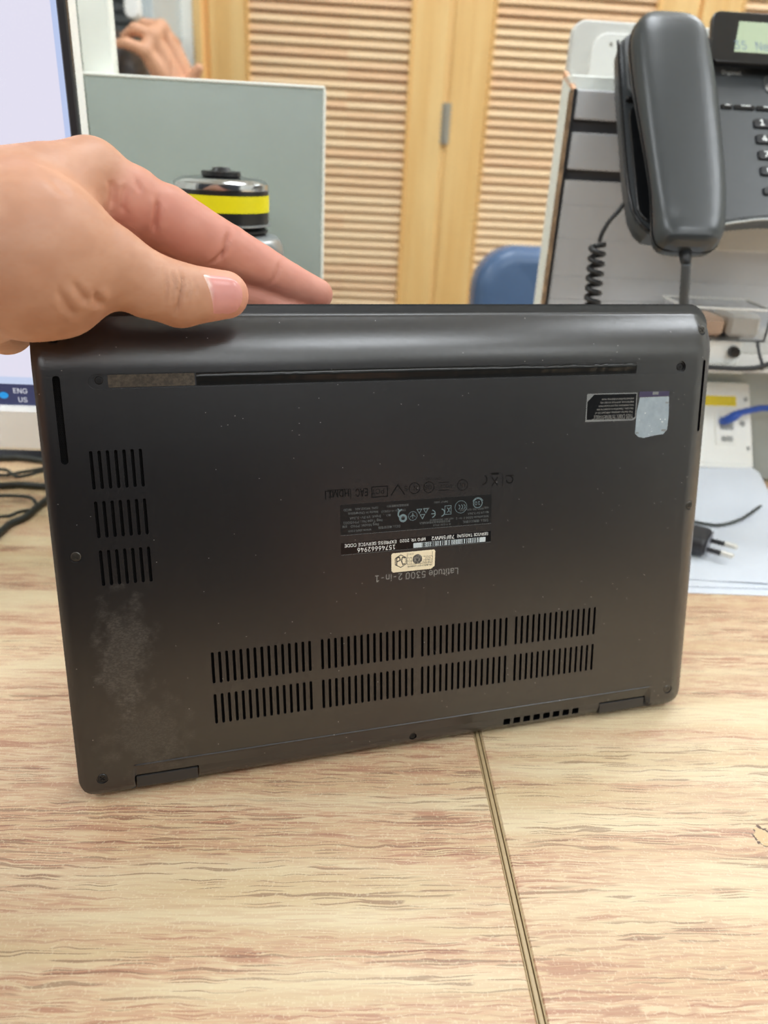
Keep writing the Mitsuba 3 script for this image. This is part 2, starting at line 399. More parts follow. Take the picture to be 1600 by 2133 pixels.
def paper_fn(p, n, uv):
    return mix(lin(206, 212, 221), lin(216, 222, 230), fbm(p.x * 30, p.y * 30, 0.0, 2))
mat("paper", proc(paper_fn), 0.65)
mat("plug_black", lin(40, 40, 43), 0.4)
mat("plug_face", lin(108, 110, 118), 0.4)
mat("pin_steel", lin(232, 230, 222), 0.3, metallic=0.5)
mat("chair_blue", lin(74, 100, 136), 0.35)
mat("chair_frame", lin(60, 62, 66), 0.35, metallic=0.6)
mat("screen_fabric", lin(52, 56, 66), 0.9)
mat("shirt_dark", lin(40, 42, 48), 0.8)
mat("shirt_blue", lin(120, 132, 150), 0.8)
mat("trousers", lin(50, 52, 58), 0.8)
def hair_fn(p, n, uv):
    return mix(lin(16, 13, 14), lin(62, 50, 48), smoothstep(0.4, 0.85, fbm(p.x * 40, p.y * 40, p.z * 400, 3)))
mat("hair", proc(hair_fn), 0.5)
mat("rib_dark", lin(76, 82, 84), 0.5)
mat("side_shade_grey", lin(186, 196, 200), 0.5)  # blue-grey stands for the shade line along the white box
mat("clear_plastic", lin(205, 202, 198), 0.15, spec_trans=0.0)
scene["clear_glass"] = {"type": "dielectric", "int_ior": 1.49, "ext_ior": 1.0}
scene["thin_clear"] = {"type": "thindielectric", "int_ior": 1.5}
mat("skin_far", lin(206, 154, 122), 0.5)
def seg_dist(p, a, b):
    a = np.array(a, float); d = np.array(b, float) - a; q = p - mi.Point3f(*a.tolist()); v = mi.Vector3f(*d.tolist())
    t = dr.clip(dr.dot(q, v) / float(d @ d), 0, 1)
    return dr.norm(q - v * t)
def skin_fn(p, n, uv):
    mott = fbm(p.x * 120, p.y * 120, p.z * 120, 3)
    c = mix(lin(195, 146, 119), lin(187, 136, 109), smoothstep(0.3, 0.7, mott))
    c = mix(c, lin(190, 132, 100), 0.30 * smoothstep(0.45, 0.85, fbm(p.x * 500, p.y * 500, p.z * 900, 2)))
    # palm-side skin of the index finger and its pads is pinker than the back of the hand; so is the thumb's end
    pinkness = 1 - smoothstep(0.0105, 0.023, seg_dist(p, (-0.0835, 0.3270, 0.9790), (-0.0108, 0.3472, 0.9471)))
    c = mix(c, mix(lin(205, 143, 126), lin(194, 122, 107), mott), 0.85 * pinkness)
    tip = 1 - smoothstep(0.009, 0.016, seg_dist(p, (-0.0447, 0.3037, 0.9527), (-0.0405, 0.3060, 0.9520)))
    return mix(c, lin(216, 152, 130), 0.6 * tip)
def skin_bump(p, n, uv):
    return 0.00010 * fbm(p.x * 420, p.y * 420, p.z * 420, 3) + 0.00004 * noise(p.x * 1500, p.y * 1500, p.z * 700)
mat("skin_near", proc(skin_fn), 0.48, 0.45, bump=proc(skin_bump, 2e-4))
def nail_fn(p, n, uv):
    t = dr.dot(p - mi.Point3f(-0.0434, 0.2945, 0.9552), mi.Vector3f(0.907, 0.409, -0.035))
    return mix(lin(236, 208, 194), lin(214, 148, 141), smoothstep(-0.0066, -0.0036, t + 0.0008 * noise(p.z * 900, 1.0)))
mat("nail", proc(nail_fn), 0.25, 0.5)
mat("lip", lin(170, 104, 94), 0.5)
mat("lamp_frame", lin(225, 225, 222), 0.5)

# ------------------------------------------------------------------ the room
X0, X1, Y0, Y1 = -3.0, 3.0, -4.8, 2.27
k = struct("floor"); solo(k, box(X0, X1, Y0, Y1, -0.05, 0), "floor_vinyl")
k = struct("ceiling"); solo(k, box(X0, X1, Y0, Y1, CEIL, CEIL + 0.05), "ceiling_paint")
k = struct("wall_left"); solo(k, box(X0 - 0.1, X0, Y0, Y1, 0, CEIL), "wall_paint")
k = struct("wall_right"); solo(k, box(X1, X1 + 0.1, Y0, Y1, 0, CEIL), "wall_paint")
k = struct("wall_front"); solo(k, box(X0, X1, Y0 - 0.1, Y0, 0, CEIL), "wall_paint")
DY = 2.2                      # face of the louvred doors
k = struct("wall_back")
part("panel", k, box(X0, -0.372, DY - 0.01, Y1 + 0.1, 0, CEIL), "wall_paint")
part("panel", k, box(1.47, X1, DY - 0.01, Y1 + 0.1, 0, CEIL), "wall_paint")
part("lintel", k, box(-0.372, 1.47, DY - 0.01, Y1 + 0.1, 2.16, CEIL), "wall_paint")
part("closet_back", k, box(-0.372, 1.47, Y1 + 0.06, Y1 + 0.1, 0, 2.16), "cabinet_inside")
k = struct("trim_1")
part("jamb", k, box(-0.372, -0.3395 - 0.013, DY - 0.02, Y1 + 0.06, 0, 2.16, 0.002), "pine_stile")
part("stop", k, box(-0.3525, -0.3395, DY + 0.012, Y1 + 0.06, 0, 2.16), "pine_stile")
k = struct("trim_2"); solo(k, box(1.43, 1.47, DY - 0.02, Y1 + 0.06, 0, 2.16, 0.002), "pine_stile")
PITCH = 0.0223
q = rr(0.0275, 0.0080, 0.0039, 4); c_, s_ = math.cos(math.radians(-47)), math.sin(math.radians(-47))
q = np.c_[q[:, 0] * c_ - q[:, 1] * s_, q[:, 0] * s_ + q[:, 1] * c_]       # section in (depth, height): front edge lower
def slat_mesh(x0, x1):
    a = np.c_[np.full(len(q), x0), -q[:, 0] + 0, q[:, 1]]; b = a.copy(); b[:, 0] = x1
    m = rings([a, b]); m.fix_normals(); return m
def louvre_door(n, x0, xa, xb, x1):
    d = struct(f"door_{n}")
    part("stile", d, box(x0, xa, DY, DY + 0.035, 0.02, 2.14, 0.003), "pine_stile")
    part("stile", d, box(xb, x1, DY, DY + 0.035, 0.02, 2.14, 0.003), "pine_stile")
    part("top_rail", d, box(xa, xb, DY + 0.001, DY + 0.034, 2.03, 2.14), "pine_stile")
    part("bottom_rail", d, box(xa, xb, DY + 0.001, DY + 0.034, 0.02, 0.14), "pine_stile")
    for xx in (xa, xb - 0.006):
        part("bead", d, box(xx, xx + 0.006, DY - 0.003, DY + 0.02, 0.14, 2.03, 0.002), "pine_stile")
    sl = ply(slat_mesh(xa + 0.001, xb - 0.001), "pine_slat", smooth=40)
    z = 0.152
    while z < 2.025:
        part("slat", d, sl, None, to_world=T().translate([0, DY + 0.016, z])); z += PITCH
    return d
d1 = louvre_door(1, -0.3395, -0.248, 0.158, 0.2465)
d2 = louvre_door(2, 0.258, 0.355, 0.762, 0.860)
d3 = louvre_door(3, 0.869, 0.969, 1.33, 1.429)
k = struct("trim_3"); solo(k, box(0.247, 0.2578, DY + 0.006, DY + 0.03, 0.02, 2.14), "pine_stile")
k = struct("trim_4"); solo(k, box(0.8605, 0.8685, DY + 0.012, DY + 0.03, 0.02, 2.14), "pine_stile")
hg = trimesh.creation.cylinder(0.0065, 0.094, sections=14); hg.apply_translation((0.2545, DY - 0.004, 1.077))
hg = cat(hg, box(0.243, 0.266, DY - 0.002, DY + 0.004, 1.03, 1.124, 0.001))
part("hinge", d1, hg, "hinge_metal", smooth=30)

for i, (x, y) in enumerate(LAMPS):
    k = thing("ceiling_light", "unseen square white light panel placed in the office ceiling to light the room", "light", "ceiling light panels")
    fr = [box(x - 0.31, x + 0.31, y + s * 0.305 - 0.012, y + s * 0.305 + 0.012, CEIL - 0.02, CEIL) for s in (-1, 1)] + [box(x + s * 0.305 - 0.012, x + s * 0.305 + 0.012, y - 0.29, y + 0.29, CEIL - 0.02, CEIL) for s in (-1, 1)]
    part("frame", k, cat(*fr), "lamp_frame")
    part("diffuser", k, {**ply(tm([(x - .292, y - .292, CEIL - .012), (x - .292, y + .292, CEIL - .012), (x + .292, y + .292, CEIL - .012), (x + .292, y - .292, CEIL - .012)], [(0, 1, 2), (0, 2, 3)]), "lamp_frame"),
                          "emitter": {"type": "area", "radiance": {"type": "rgb", "value": LAMP_RADIANCE}}}, None)

# things at the back left
k = thing("tambour_cabinet", "tall dark grey ribbed cabinet behind the raised hand", "cabinet")
part("body", k, box(-1.05, -0.452, 1.93, 2.18, 0, 1.75, 0.004), "rib_dark")
rib = ply(box(-1.045, -0.4565, 1.922, 1.932, -0.0085, 0.0085, 0.003), "rib_dark")
z = 0.05
while z < 1.72:
    part("rib", k, rib, None, to_world=T().translate([0, 0, z])); z += 0.02
k = thing("wall_box", "white rounded box on the wall beside the dark ribbed cabinet", "box")
part("case", k, place(slab(0.0285, 0.62, 0.013, 0, 0.05, 0.005), (-0.4378, 1.90, 1.5325), (1, 0, 0), (0, 0, 1), (0, -1, 0)), "housing_white", smooth=40)
part("side_panel", k, box(-0.4232, -0.4018, 1.885, 2.19, 1.222, 1.84, 0.002), "side_shade_grey", label="side strip with shade painted in as blue-grey")
part("bracket", k, box(-0.448, -0.4235, 1.90, 2.19, 1.24, 1.83), "rib_dark")

# ------------------------------------------------------------------ desk
k = thing("desk", "wood-grain laminate desk under the laptop, two tops meeting at a narrow joint strip", "desk")
Z = 0.74; JX = 0.0745
part("top_panel", k, box(-1.10, JX - 0.0019, -0.06, 0.655, Z - 0.025, Z, 0.0006), "desk_laminate")
part("top_panel", k, box(JX + 0.0019, 1.30, -0.06, 0.655, Z - 0.025, Z, 0.0006), "desk_laminate")
part("joint_strip", k, box(JX - 0.0009, JX + 0.0009, -0.06, 0.655, Z - 0.02, Z - 0.0003, 0.0003), "joint_tan", label="narrow tan joint strip")
part("joint_strip", k, box(JX - 0.0019, JX - 0.0013, -0.06, 0.655, Z - 0.02, Z - 0.0002, 0.0002), "joint_tan")
part("joint_strip", k, box(JX + 0.0013, JX + 0.0019, -0.06, 0.655, Z - 0.02, Z - 0.0002, 0.0002), "joint_tan")
part("joint_bed", k, box(JX - 0.0019, JX + 0.0019, -0.06, 0.655, Z - 0.024, Z - 0.002), "joint_dark")
for x in (-1.05, 1.22):
    part("side_panel", k, box(x, x + 0.03, 0.0, 0.62, 0, Z - 0.025, 0.002), "desk_edge")
part("modesty_panel", k, box(-1.02, 1.22, 0.60, 0.618, 0.25, Z - 0.025), "desk_edge")

# ------------------------------------------------------------------ laptop: local millimetres, u across, v up, w out of the bottom cover
lap = thing("laptop", "black convertible laptop held upright on its hinge edge, its bottom cover facing the camera", "laptop")
def lw(m): return place(m, LO, LE, LU, LN, 0.001)
LW, LH = 305.7, 207.5
def hwid(v):
    rb, rt = 9.0, 11.0
    h = LW / 2
    if v < rb: h = h - rb + math.sqrt(max(rb * rb - (rb - v) ** 2, 0))
    if v > LH - rt: h = h - rt + math.sqrt(max(rt * rt - (v - LH + rt) ** 2, 0))
    return h
def cover_w(u, v):
    d = np.clip(v - 183.5, 0, None); w = -0.0205 * d ** 2
    d = np.clip(u - 142.5, 0, None); w = w - 0.042 * d ** 2
    d = np.clip(-u - 148.2, 0, None); w = w - 0.075 * d ** 2
    d = np.clip(4.5 - v, 0, None); w = w - 0.11 * d ** 2
    inn = np.clip((130.6 - np.abs(u - 0.7)) / 1.0, 0, 1); low = np.clip((11.8 - v) / 0.4, 0, 1); lower = np.clip((11.5 - v) / 5.0, 0, 1); lip = np.exp(-((v - 12.35) / 0.45) ** 2)
    w = w - (inn * inn * (3 - 2 * inn)) * (0.45 * low * low * (3 - 2 * low) + 1.45 * lower - 0.30 * lip)
    return np.maximum(w, -8.4)
vs = np.r_[np.linspace(0, 0.8, 4), np.linspace(1.4, 6, 6), 6.5, 7, 8, 9, 9.6, 10.3, np.linspace(10.8, 13.0, 14), 13.6, np.linspace(16, 182, 24), np.linspace(183.5, 196, 11), np.linspace(196.8, 206.6, 16), 206.9, 207.15, 207.35, 207.5]
us = np.r_[np.linspace(-1, -0.925, 14), np.linspace(-0.92, -0.875, 3), np.linspace(-0.872, -0.836, 10)]; us = np.r_[us, np.linspace(-0.81, 0.81, 24), -us[::-1]]
us[0], us[-1] = -1, 1
G = np.array([[(s * hwid(v), v) for s in us] for v in vs]); nv, nu = G.shape[:2]
Wf = cover_w(G[..., 0], G[..., 1])
front = np.concatenate([G, Wf[..., None]], -1).reshape(-1, 3); back = np.concatenate([G, np.full(Wf.shape + (1,), -9.2)], -1).reshape(-1, 3)
f = []
for i in range(nv - 1):
    for j in range(nu - 1):
        a = i * nu + j; b, c, d = a + 1, a + nu + 1, a + nu
        f += [(a, b, c), (a, c, d)]; o = nv * nu; f += [(a + o, c + o, b + o), (a + o, d + o, c + o)]
loop = [j for j in range(nu)] + [i * nu + nu - 1 for i in range(1, nv)] + [(nv - 1) * nu + j for j in range(nu - 2, -1, -1)] + [i * nu for i in range(nv - 2, 0, -1)]
o = nv * nu
for a, b in zip(loop, loop[1:] + loop[:1]): f += [(a, a + o, b + o), (a, b + o, b)]
base = mani(tm(np.vstack([front, back]), f))
def capsule(u, v0, v1, r, z0=-3.2, z1=2.0, n=6):
    a = np.radians(np.linspace(0, 180, n + 1)); pts = np.r_[np.c_[u + r * np.cos(a), v1 - r + r * np.sin(a)], np.c_[u - r * np.cos(a), v0 + r - r * np.sin(a)]]
    return m3.CrossSection([pts.tolist()]).extrude(z1 - z0).translate((0, 0, z0))
holes = []
for g0 in (-93.1, -44.3, 3.7, 52.0):
    for i in range(15):
        u = g0 + i * 43.0 / 14
        holes += [capsule(u, 46.5, 61.3, 0.62), capsule(u, 27.0, 41.4, 0.62)]
for v0, v1 in ((136.6, 152.1), (116.5, 131.7), (96.1, 111.3)):
    for i in range(7): holes.append(capsule(-134.7 + i * 3.12, v0, v1, 0.62))
holes += [capsule(-144.5, 147.2, 181.6, 1.35, -4.5), capsule(147.4, 147.2, 182.0, 1.0, -4.5)]
strip = m3.CrossSection([rr(269.4, 5.9, 2.9, 6, 1.6, 178.9).tolist()]).extrude(3).translate((0, 0, -0.8))
ports = [m3.CrossSection([rr(3.7, 3.4, 0.4, 2, 49.7 + i * 5.53, 4.0).tolist()]).extrude(8).translate((0, 0, -6)) for i in range(8)]
hin = [m3.CrossSection([rr(27.6, 13.4, 0.3, 2, c, 0.0).tolist()]).extrude(14).translate((0, 0, -10)) for c in (-115.9, 115.9)]
SCREWS = [(-144.3, 195.7), (146.6, 196.0), (-143.0, 8.6), (142.0, 9.6), (-144.2, 109.4), (145.7, 110.0)]
sunk = [m3.Manifold.cylinder(6, 2.5, 2.5, 20).translate((u, v, float(cover_w(np.array(u), np.array(v))) - 0.55)) for u, v in SCREWS]
sunk += [m3.Manifold.cylinder(6, 1.9, 1.9, 20).translate((-0.2, 4.0, -3.5)), m3.Manifold.cylinder(6, 2.3, 2.3, 20).translate((-129.2, 179.4, -1.6)), m3.Manifold.cylinder(6, 2.1, 2.1, 20).translate((133.8, 178.9, -1.6))]
cut = m3.Manifold.batch_boolean(holes + [strip] + ports + hin + sunk, m3.OpType.Add)
cover = unmani(base - cut)
cov = part("bottom_cover", lap, lw(cover), "laptop_cover", smooth=24, label="matte black bottom cover with vent slots and a dusty smear")
# a fine groove at the middle of the hinge edge
part("seam", cov, lw(box(0.35, 0.55, 4.6, 11.2, -1.74, -1.66)), "vent_black")
for nm, u0, u1, v0, v1, w_ in (("vent_mesh", -95, 97, 25.5, 42.6, -2.2), ("vent_mesh", -95, 97, 45.3, 62.5, -3.0), ("vent_mesh", -136, -114.5, 95, 153.5, -1.7), ("vent_mesh", -146, -143, 147, 182, -2.0), ("vent_mesh", 146, 148.6, 147, 182.3, -2.4)):
    part(nm, cov, lw(box(u0, u1, v0, v1, w_ - 0.3, w_)), "vent_mesh", label="fine black mesh behind the slots")
# lid closed behind the base: rounded plate, and a black sheet standing in for shade in the gap
lidm = slab(LW + 0.9, LH + 0.3, 11, 0, 8.3, 1.6, 0, LH / 2 + 0.55, 8, 5); lidm.vertices = np.asarray(lidm.vertices) * [1, 1, -1] + [0, 0, -9.75]; lidm.invert()
part("lid", lap, lw(lidm), "laptop_lid", smooth=35, label="closed display lid behind the base")
part("gap_shade", lap, lw(slab(LW - 3, LH - 3, 9, -9.8, -9.15, 0, 0, LH / 2)), "vent_black")
# hinge caps
for c, kk in ((-115.9, 1), (115.5, 1)):
    pf = [(6.1, -9), (6.1, -1.9), (5.8, -1.45), (3.2, -1.4), (0.9, -1.6), (0.0, -2.6), (-0.2, -5), (-0.2, -9)]
    L = [[(c + u, v, w) for v, w in pf] for u in (-13.2, 13.2)]
    capm = rings(L); capm.fix_normals()
    part("hinge_cap", lap, lw(capm), "hinge_cap", smooth=35, label="smooth charcoal hinge cap")
# rear ports: dark cups inside the square openings
for i in range(8):
    part("rear_opening", cov, lw(box(49.7 + i * 5.53 - 1.8, 49.7 + i * 5.53 + 1.8, 2.4, 5.6, -5.9, -5.3)), "vent_black", label="square opening in the hinge edge")
# screws
hd = m3.Manifold.revolve(m3.CrossSection([[(0, -0.6), (2.05, -0.6), (2.05, 0.0), (1.7, 0.28), (0, 0.34)]]), 24)
for a in (45, 135):
    hd = hd - m3.Manifold.cube((2.3, 0.5, 1.0), True).rotate((0, 0, a)).translate((0, 0, 0.35))
for i, (u, v) in enumerate(SCREWS + [(-0.2, 4.0), (-129.2, 179.4), (133.8, 178.9)]):
    w0 = [float(cover_w(np.array(u), np.array(v))) - 0.35, -2.9, -1.2, -1.2][max(0, i - 5)]
    s_ = 1.0 if i < 6 else 0.78
    if i == 0: scr = {}
    m_ = "screw_metal" if i in (1, 3, 4, 5) else "screw_black"
    sm = unmani(hd); sm.vertices = np.asarray(sm.vertices) * s_ + [u, v, w0]
    part("screw", lap, lw(sm), m_, smooth=30, label="small cross-head screw")
# long foot strip: bare adhesive at the left, torn glossy rubber, empty groove at the right
part("adhesive_residue", lap, lw(slab(33.0, 5.0, 0.5, -0.85, -0.45, 0.1, -109.4, 179.0)), "adhesive_residue", label="dried brown adhesive where the foot is missing")
xs = np.linspace(-92.3, 109.5, 150); L = []
for x in xs:
    e = 1.0 if -91.8 < x < 108 else 0.55
    t_ = 0.42 + 0.2 * meshkit.noise(np.array([x * 0.35, 0, 0])) + (0.35 * meshkit.noise(np.array([x * 1.3, 5, 0])) if x > 60 else 0.0)
    top = 2.55 - (0.6 * meshkit.noise(np.array([x * 0.5, 9, 0])) if x > 40 else 0.1)
    L.append([(x, 179 - 2.6, -0.9), (x, 179 - 2.5, -0.55 + 0.2 * t_), (x, 179 - 0.9, (-0.62 + 0.35 * t_) * e), (x, 179 + 0.4, (-0.4 + t_) * e * 0.8), (x, 179 + 1.7, (-0.3 + t_ * 0.9) * e * 0.8), (x, 179 + top, -0.35), (x, 179 + top, -0.9)])
ft = rings(L); ft.fix_normals()
part("rubber_foot", lap, lw(ft), "rubber_gloss", smooth=50, label="long glossy black rubber foot strip, torn at its right end")
# labels. Print reads the other way up.
def prints(parent, name, mat_, items, w0, dep=0.03):
    ms = []
    for it in items: ms.append(it)
    m = cat(*ms); m.apply_translation((0, 0, w0)); return part(name, parent, lw(m), mat_)
rg = part("regulatory_label", lap, lw(slab(71.9, 14.0, 0.4, 0, 0.10, 0.04, 1.3, 116.2)), "label_black", label="dark regulatory label with teal print")
part("edge_line", rg, lw(box(-34.6, 37.2, 109.15, 109.3, 0.10, 0.13)), "print_dim")
t_ = lambda s, h, u, v, align="l", bold=False: text(s, h, 0.03, u, v, align, True, bold)
it = [t_("www.dell.com", 1.15, -20.6, 111.4), t_("Reg Model: P96G", 1.15, -17.2, 113.6), t_("Reg Type No.: P96G001", 1.15, -15.4, 115.4), t_("Input: 19.5V-3.34A", 1.1, -16.2, 117.3), t_("Made in China", 1.1, -17.5, 119.4), t_("WCD", 1.1, -29.5, 121.2), t_("CNC ID: H-02813", 0.95, -4.6, 119.2),
      t_("DPN: 393X2 A01", 0.95, -17.5, 121.2), t_("DELL", 1.2, 35.6, 111.5), t_("Latitude 5300 2-in-1", 1.0, 33.6, 113.3), t_("19.5V 3.34A", 1.0, 33.6, 115.2), t_("MSIP-REI-E2K-P96G", 0.8, 33.2, 117.0), t_("R-R-E2K-P96G", 0.8, 17.0, 110.9), t_("DELL", 1.1, -7.2, 112.0), t_("A33 081  R41448RS8", 0.8, 18.4, 113.4), t_("INPUT 1000", 0.8, 15.6, 121.6), t_("E1100", 0.7, 6.6, 119.0), t_("1100", 0.8, -3.8, 115.8)]
prints(rg, "lettering", "print_dim", it, 0.10)
def glyphs(n, u, v, h, seed):
    """small block characters drawn as strokes, row reading towards -u"""
    r_ = random.Random(seed); out = []
    for i in range(n):
        x = u - i * h * 1.1
        for k_ in range(3): out.append(box(x - h * 0.9, x, v - h * (0.1 + 0.36 * k_) - 0.05, v - h * (0.1 + 0.36 * k_) + 0.05, 0, 0.03))
        for k_ in range(2):
            xx = x - h * (0.2 + 0.5 * r_.random()); out.append(box(xx - 0.05, xx + 0.05, v - h * 0.95, v - h * 0.05 * r_.random(), 0, 0.03))
    return out
def cjk(s, h, u, v):
    """Chinese characters from the font shipped beside meshkit's own"""
    try:
        from PIL import Image, ImageDraw, ImageFont
        from shapely import box as sbox, union_all, affinity
        font = ImageFont.truetype(glob.glob("/opt/blender-*/*/datafiles/fonts/Noto Sans CJK Regular.woff2")[0], 48)
        x0, y0, x1, y1 = font.getbbox(s, anchor="ls"); im = Image.new("L", (x1 - x0 + 8, y1 - y0 + 8)); ImageDraw.Draw(im).text((4 - x0, 4 - y0), s, 255, font, anchor="ls")
        on = np.pad(np.asarray(im) > 127, ((0, 0), (1, 1))).astype(np.int8); rows, st = np.nonzero(np.diff(on, axis=1) == 1); en = np.nonzero(np.diff(on, axis=1) == -1)[1]
        g = union_all(sbox(st, -rows - 1, en, -rows)).simplify(0.8); k_ = h / 46.0; g = affinity.affine_transform(g, [k_, 0, 0, k_, 0, (4 - y0) * k_])
        m = cat(*[trimesh.creation.extrude_polygon(q_, 0.03, engine="earcut") for q_ in getattr(g, "geoms", [g])])
        m.vertices = np.asarray(m.vertices) * [-1, -1, 1] + [u, v, 0]; return [m]
    except Exception:
        return glyphs(len(s), u, v, h, len(s))
it = cjk("便携式计算机", 1.3, 31.4, 111.5) + cjk("型号", 1.1, 36.0, 113.3) + cjk("输入", 1.1, 36.0, 115.2) + cjk("中国", 1.1, 36.0, 117.4) + cjk("型號", 1.1, -31.5, 113.6) + cjk("輸入", 1.1, -11.5, 117.3) + cjk("中國製造", 1.1, -26.5, 119.4) + cjk("筆記型電腦", 1.25, -10.8, 111.9) + cjk("使用過度恐傷害視力", 1.1, -3.0, 121.4) + cjk("警告使用者此為甲類資訊產品", 1.1, 17.0, 112.4)
prints(rg, "characters", "print_dim", it, 0.10)
ic = [ring2d(30.3, 119.4, 2.0, 2.35, 0, .03), text("10", 1.7, .03, 31.4, 120.2, "l", True), ring2d(30.3, 119.4, 2.5, 2.75, 0, .03, 14, 20, 160),
      ring2d(22.0, 118.2, 2.8, 3.0, 0, .03, 28)]
for du in (0, 1.3, 2.5): ic.append(ring2d(20.4 + du, 118.2, 1.0, 1.28, 0, .03, 12, -70, 70))
ic += [stroke([(17.2, 115.2), (17.2, 119.2), (14.2, 119.2), (14.2, 115.2), (17.2, 115.2)], .25, 0, .03), ring2d(15.0, 117.2, 0.9, 1.2, 0, .03, 14, -80, 80), stroke([(16.8, 116), (16.0, 117.2), (16.8, 118.4)], .25, 0, .03)]
ic += [ring2d(12.3, 116.2, 1.5, 1.95, 0, .03, 16, -80, 80), ring2d(7.8, 116.0, 1.5, 1.95, 0, .03, 16, -80, 80), stroke([(7.6, 116.0), (9.3, 116.0)], .4, 0, .03)]
for cx, cy in ((3.4, 115.0), (1.9, 117.6), (5.0, 117.6)): ic.append(stroke([(cx - 1.1, cy + 1.0), (cx + 1.1, cy + 1.0), (cx, cy - 1.0), (cx - 1.1, cy + 1.0)], .3, 0, .03))
ic += [ring2d(-1.2, 115.7, 1.95, 2.15, 0, .03), stroke([(-1.2, 117.2), (-1.2, 114.4)], .25, 0, .03), stroke([(-2.5, 115.2), (-1.2, 116.3), (0.1, 115.2)], .25, 0, .03)]
ic += [ring2d(-5.8, 115.0, 0.9, 1.9, 0, .03, 22), ring2d(-6.0, 117.0, 1.7, 2.4, 0, .03, 14, 100, 220), stroke([(-7.4, 118.6), (-8.3, 119.6)], .5, 0, .03)]
prints(rg, "emblem", "print_teal", ic, 0.10)
sv = part("service_label", lap, lw(slab(72.0, 5.6, 0.4, 0, 0.10, 0.04, 1.3, 102.9)), "label_gloss", label="black service tag label with a barcode and white numbers")
part("edge_line", sv, lw(box(-34.6, 37.2, 100.15, 100.3, 0.10, 0.13)), "print_dim")
prints(sv, "lettering", "print_white", [fit_text("SERVICE TAG(S/N)", 1.4, 15.4, .03, 35.8, 105.1, True), fit_text("78F5MW2", 1.7, 11.0, .03, 18.9, 105.2, True), fit_text("MFG YR. 2020", 1.4, 12.2, .03, 4.9, 105.1, True), fit_text("EXPRESS SERVICE CODE", 1.5, 24.0, .03, -9.0, 105.1, True), fit_text("15746662946", 2.1, 17.6, .03, -9.6, 102.9, True)], 0.10)
prints(sv, "barcode_field", "barcode_white", [box(-0.9, 34.6, 100.6, 102.9, 0, 0.02)], 0.10)
bars, x = [], 3.2
r_ = random.Random(8)
while x < 31.4:
    wd = r_.choice((0.25, 0.3, 0.55, 0.7)); bars.append(box(x, x + wd, 100.65, 102.85, 0, 0.02)); x += wd + r_.choice((0.25, 0.3, 0.5))
prints(sv, "barcode", "print_dark", bars, 0.12)
pc = part("warranty_sticker", lap, lw(prism([(-11.4, 90.6), (-10.7, 89.8), (7.6, 89.9), (9.4, 91.2), (9.7, 98.4), (9.2, 99.0), (-10.8, 98.9), (-11.4, 98.2)], 0.0, 0.24)), "sticker_cream", label="cream warranty sticker with a hexagon emblem and a dark punch mark")
hexa = [(-7.0 + 3.0 * math.cos(a), 94.9 + 3.0 * math.sin(a)) for a in np.radians(np.arange(30, 391, 60))]
it = [stroke(hexa, .34, 0, .03), stroke([(-8.9, 92.9), (-8.9, 96.6), (-7.6, 96.9), (-7.2, 95.4), (-8.7, 94.8)], .45, 0, .03), stroke([(-4.9, 96.3), (-6.2, 96.7), (-6.6, 95.0), (-6.0, 93.3), (-4.9, 93.6)], .45, 0, .03),
      text("DATE", .75, .03, -3.3, 97.5), stroke([(-3.8, 98.5), (-3.8, 93.0), (8.3, 93.0)], .2, 0, .03), stroke([(-3.8, 96.2), (-1.6, 96.2)], .16, 0, .03), stroke([(3.6, 96.2), (8.3, 96.2)], .16, 0, .03), stroke([(-3.8, 94.6), (-1.6, 94.6)], .16, 0, .03), stroke([(3.6, 94.6), (8.3, 94.6)], .16, 0, .03),
      stroke([(8.3, 98.3), (8.3, 93.0)], .16, 0, .03), stroke([(6.6, 96.2), (6.6, 93.0)], .16, 0, .03), stroke([(5.0, 96.2), (5.0, 93.0)], .16, 0, .03), stroke([(-1.9, 96.2), (-1.9, 93.0)], .16, 0, .03),
      text("1", .8, .03, -3.1, 95.0), text("7", .8, .03, -3.1, 93.4), text("5", .8, .03, 5.4, 95.0), text("6", .8, .03, 7.0, 95.0), text("10", .75, .03, 3.5, 93.4), text("11", .75, .03, 5.2, 93.4), text("12", .75, .03, 6.8, 93.4), fit_text("WARRANTY VOID IF REMOVED", .8, 12.0, .03, -3.8, 91.6, False, True)]
prints(pc, "lettering", "sticker_ink", it, 0.24)
part("punch_mark", pc, lw(place(lathe([(0.05, .24), (2.35, .24), (2.25, .33), (0.05, .36)], 18), (1.0, 95.2, 0), (1, 0, 0), (0, 1, 0), (0, 0, 1))), "ink_scribble", smooth=30, label="dark scratched round mark")
rm = part("removable_label", lap, lw(prism([(83.7, 154.6), (109.2, 154.4), (110.7, 155.4), (110.7, 167.5), (84.4, 167.7), (83.9, 167.2)], 0, 0.10)), "label_edge", label="black rectangular notice label with a worn silver edge")
part("face", rm, lw(prism([(84.3, 155.6), (108.6, 155.0), (110.2, 156.0), (110.2, 167.0), (87.6, 167.2), (84.3, 164.0)], 0.10, 0.13)), "label_gloss")
rows = ["under electrical safety standards", "THIS LABEL IS REMOVABLE", "This device complies with part 15 of", "the rules. Operation is subject to the", "two conditions: may not cause harm", "interference, and must accept any", "received interference that may cause"]
it = [fit_text(s_, 1.5 if i == 1 else .95, (21 if i == 1 else 22.0 - i * 0.8), .03, 109.0, 155.9 + i * 1.55, True) for i, s_ in enumerate(rows)]
prints(rm, "lettering", "print_grey", it, 0.13)
sr = part("sticker_residue", lap, lw(prism([(110.9, 147.9), (113.0, 146.2), (115.8, 145.6), (122.0, 146.6), (126.6, 147.0), (128.6, 149.0), (128.9, 156), (128.2, 165.2), (112.2, 165.0), (111.0, 158)], 0, 0.12)), "sticker_residue", label="torn silver-blue sticker remains")
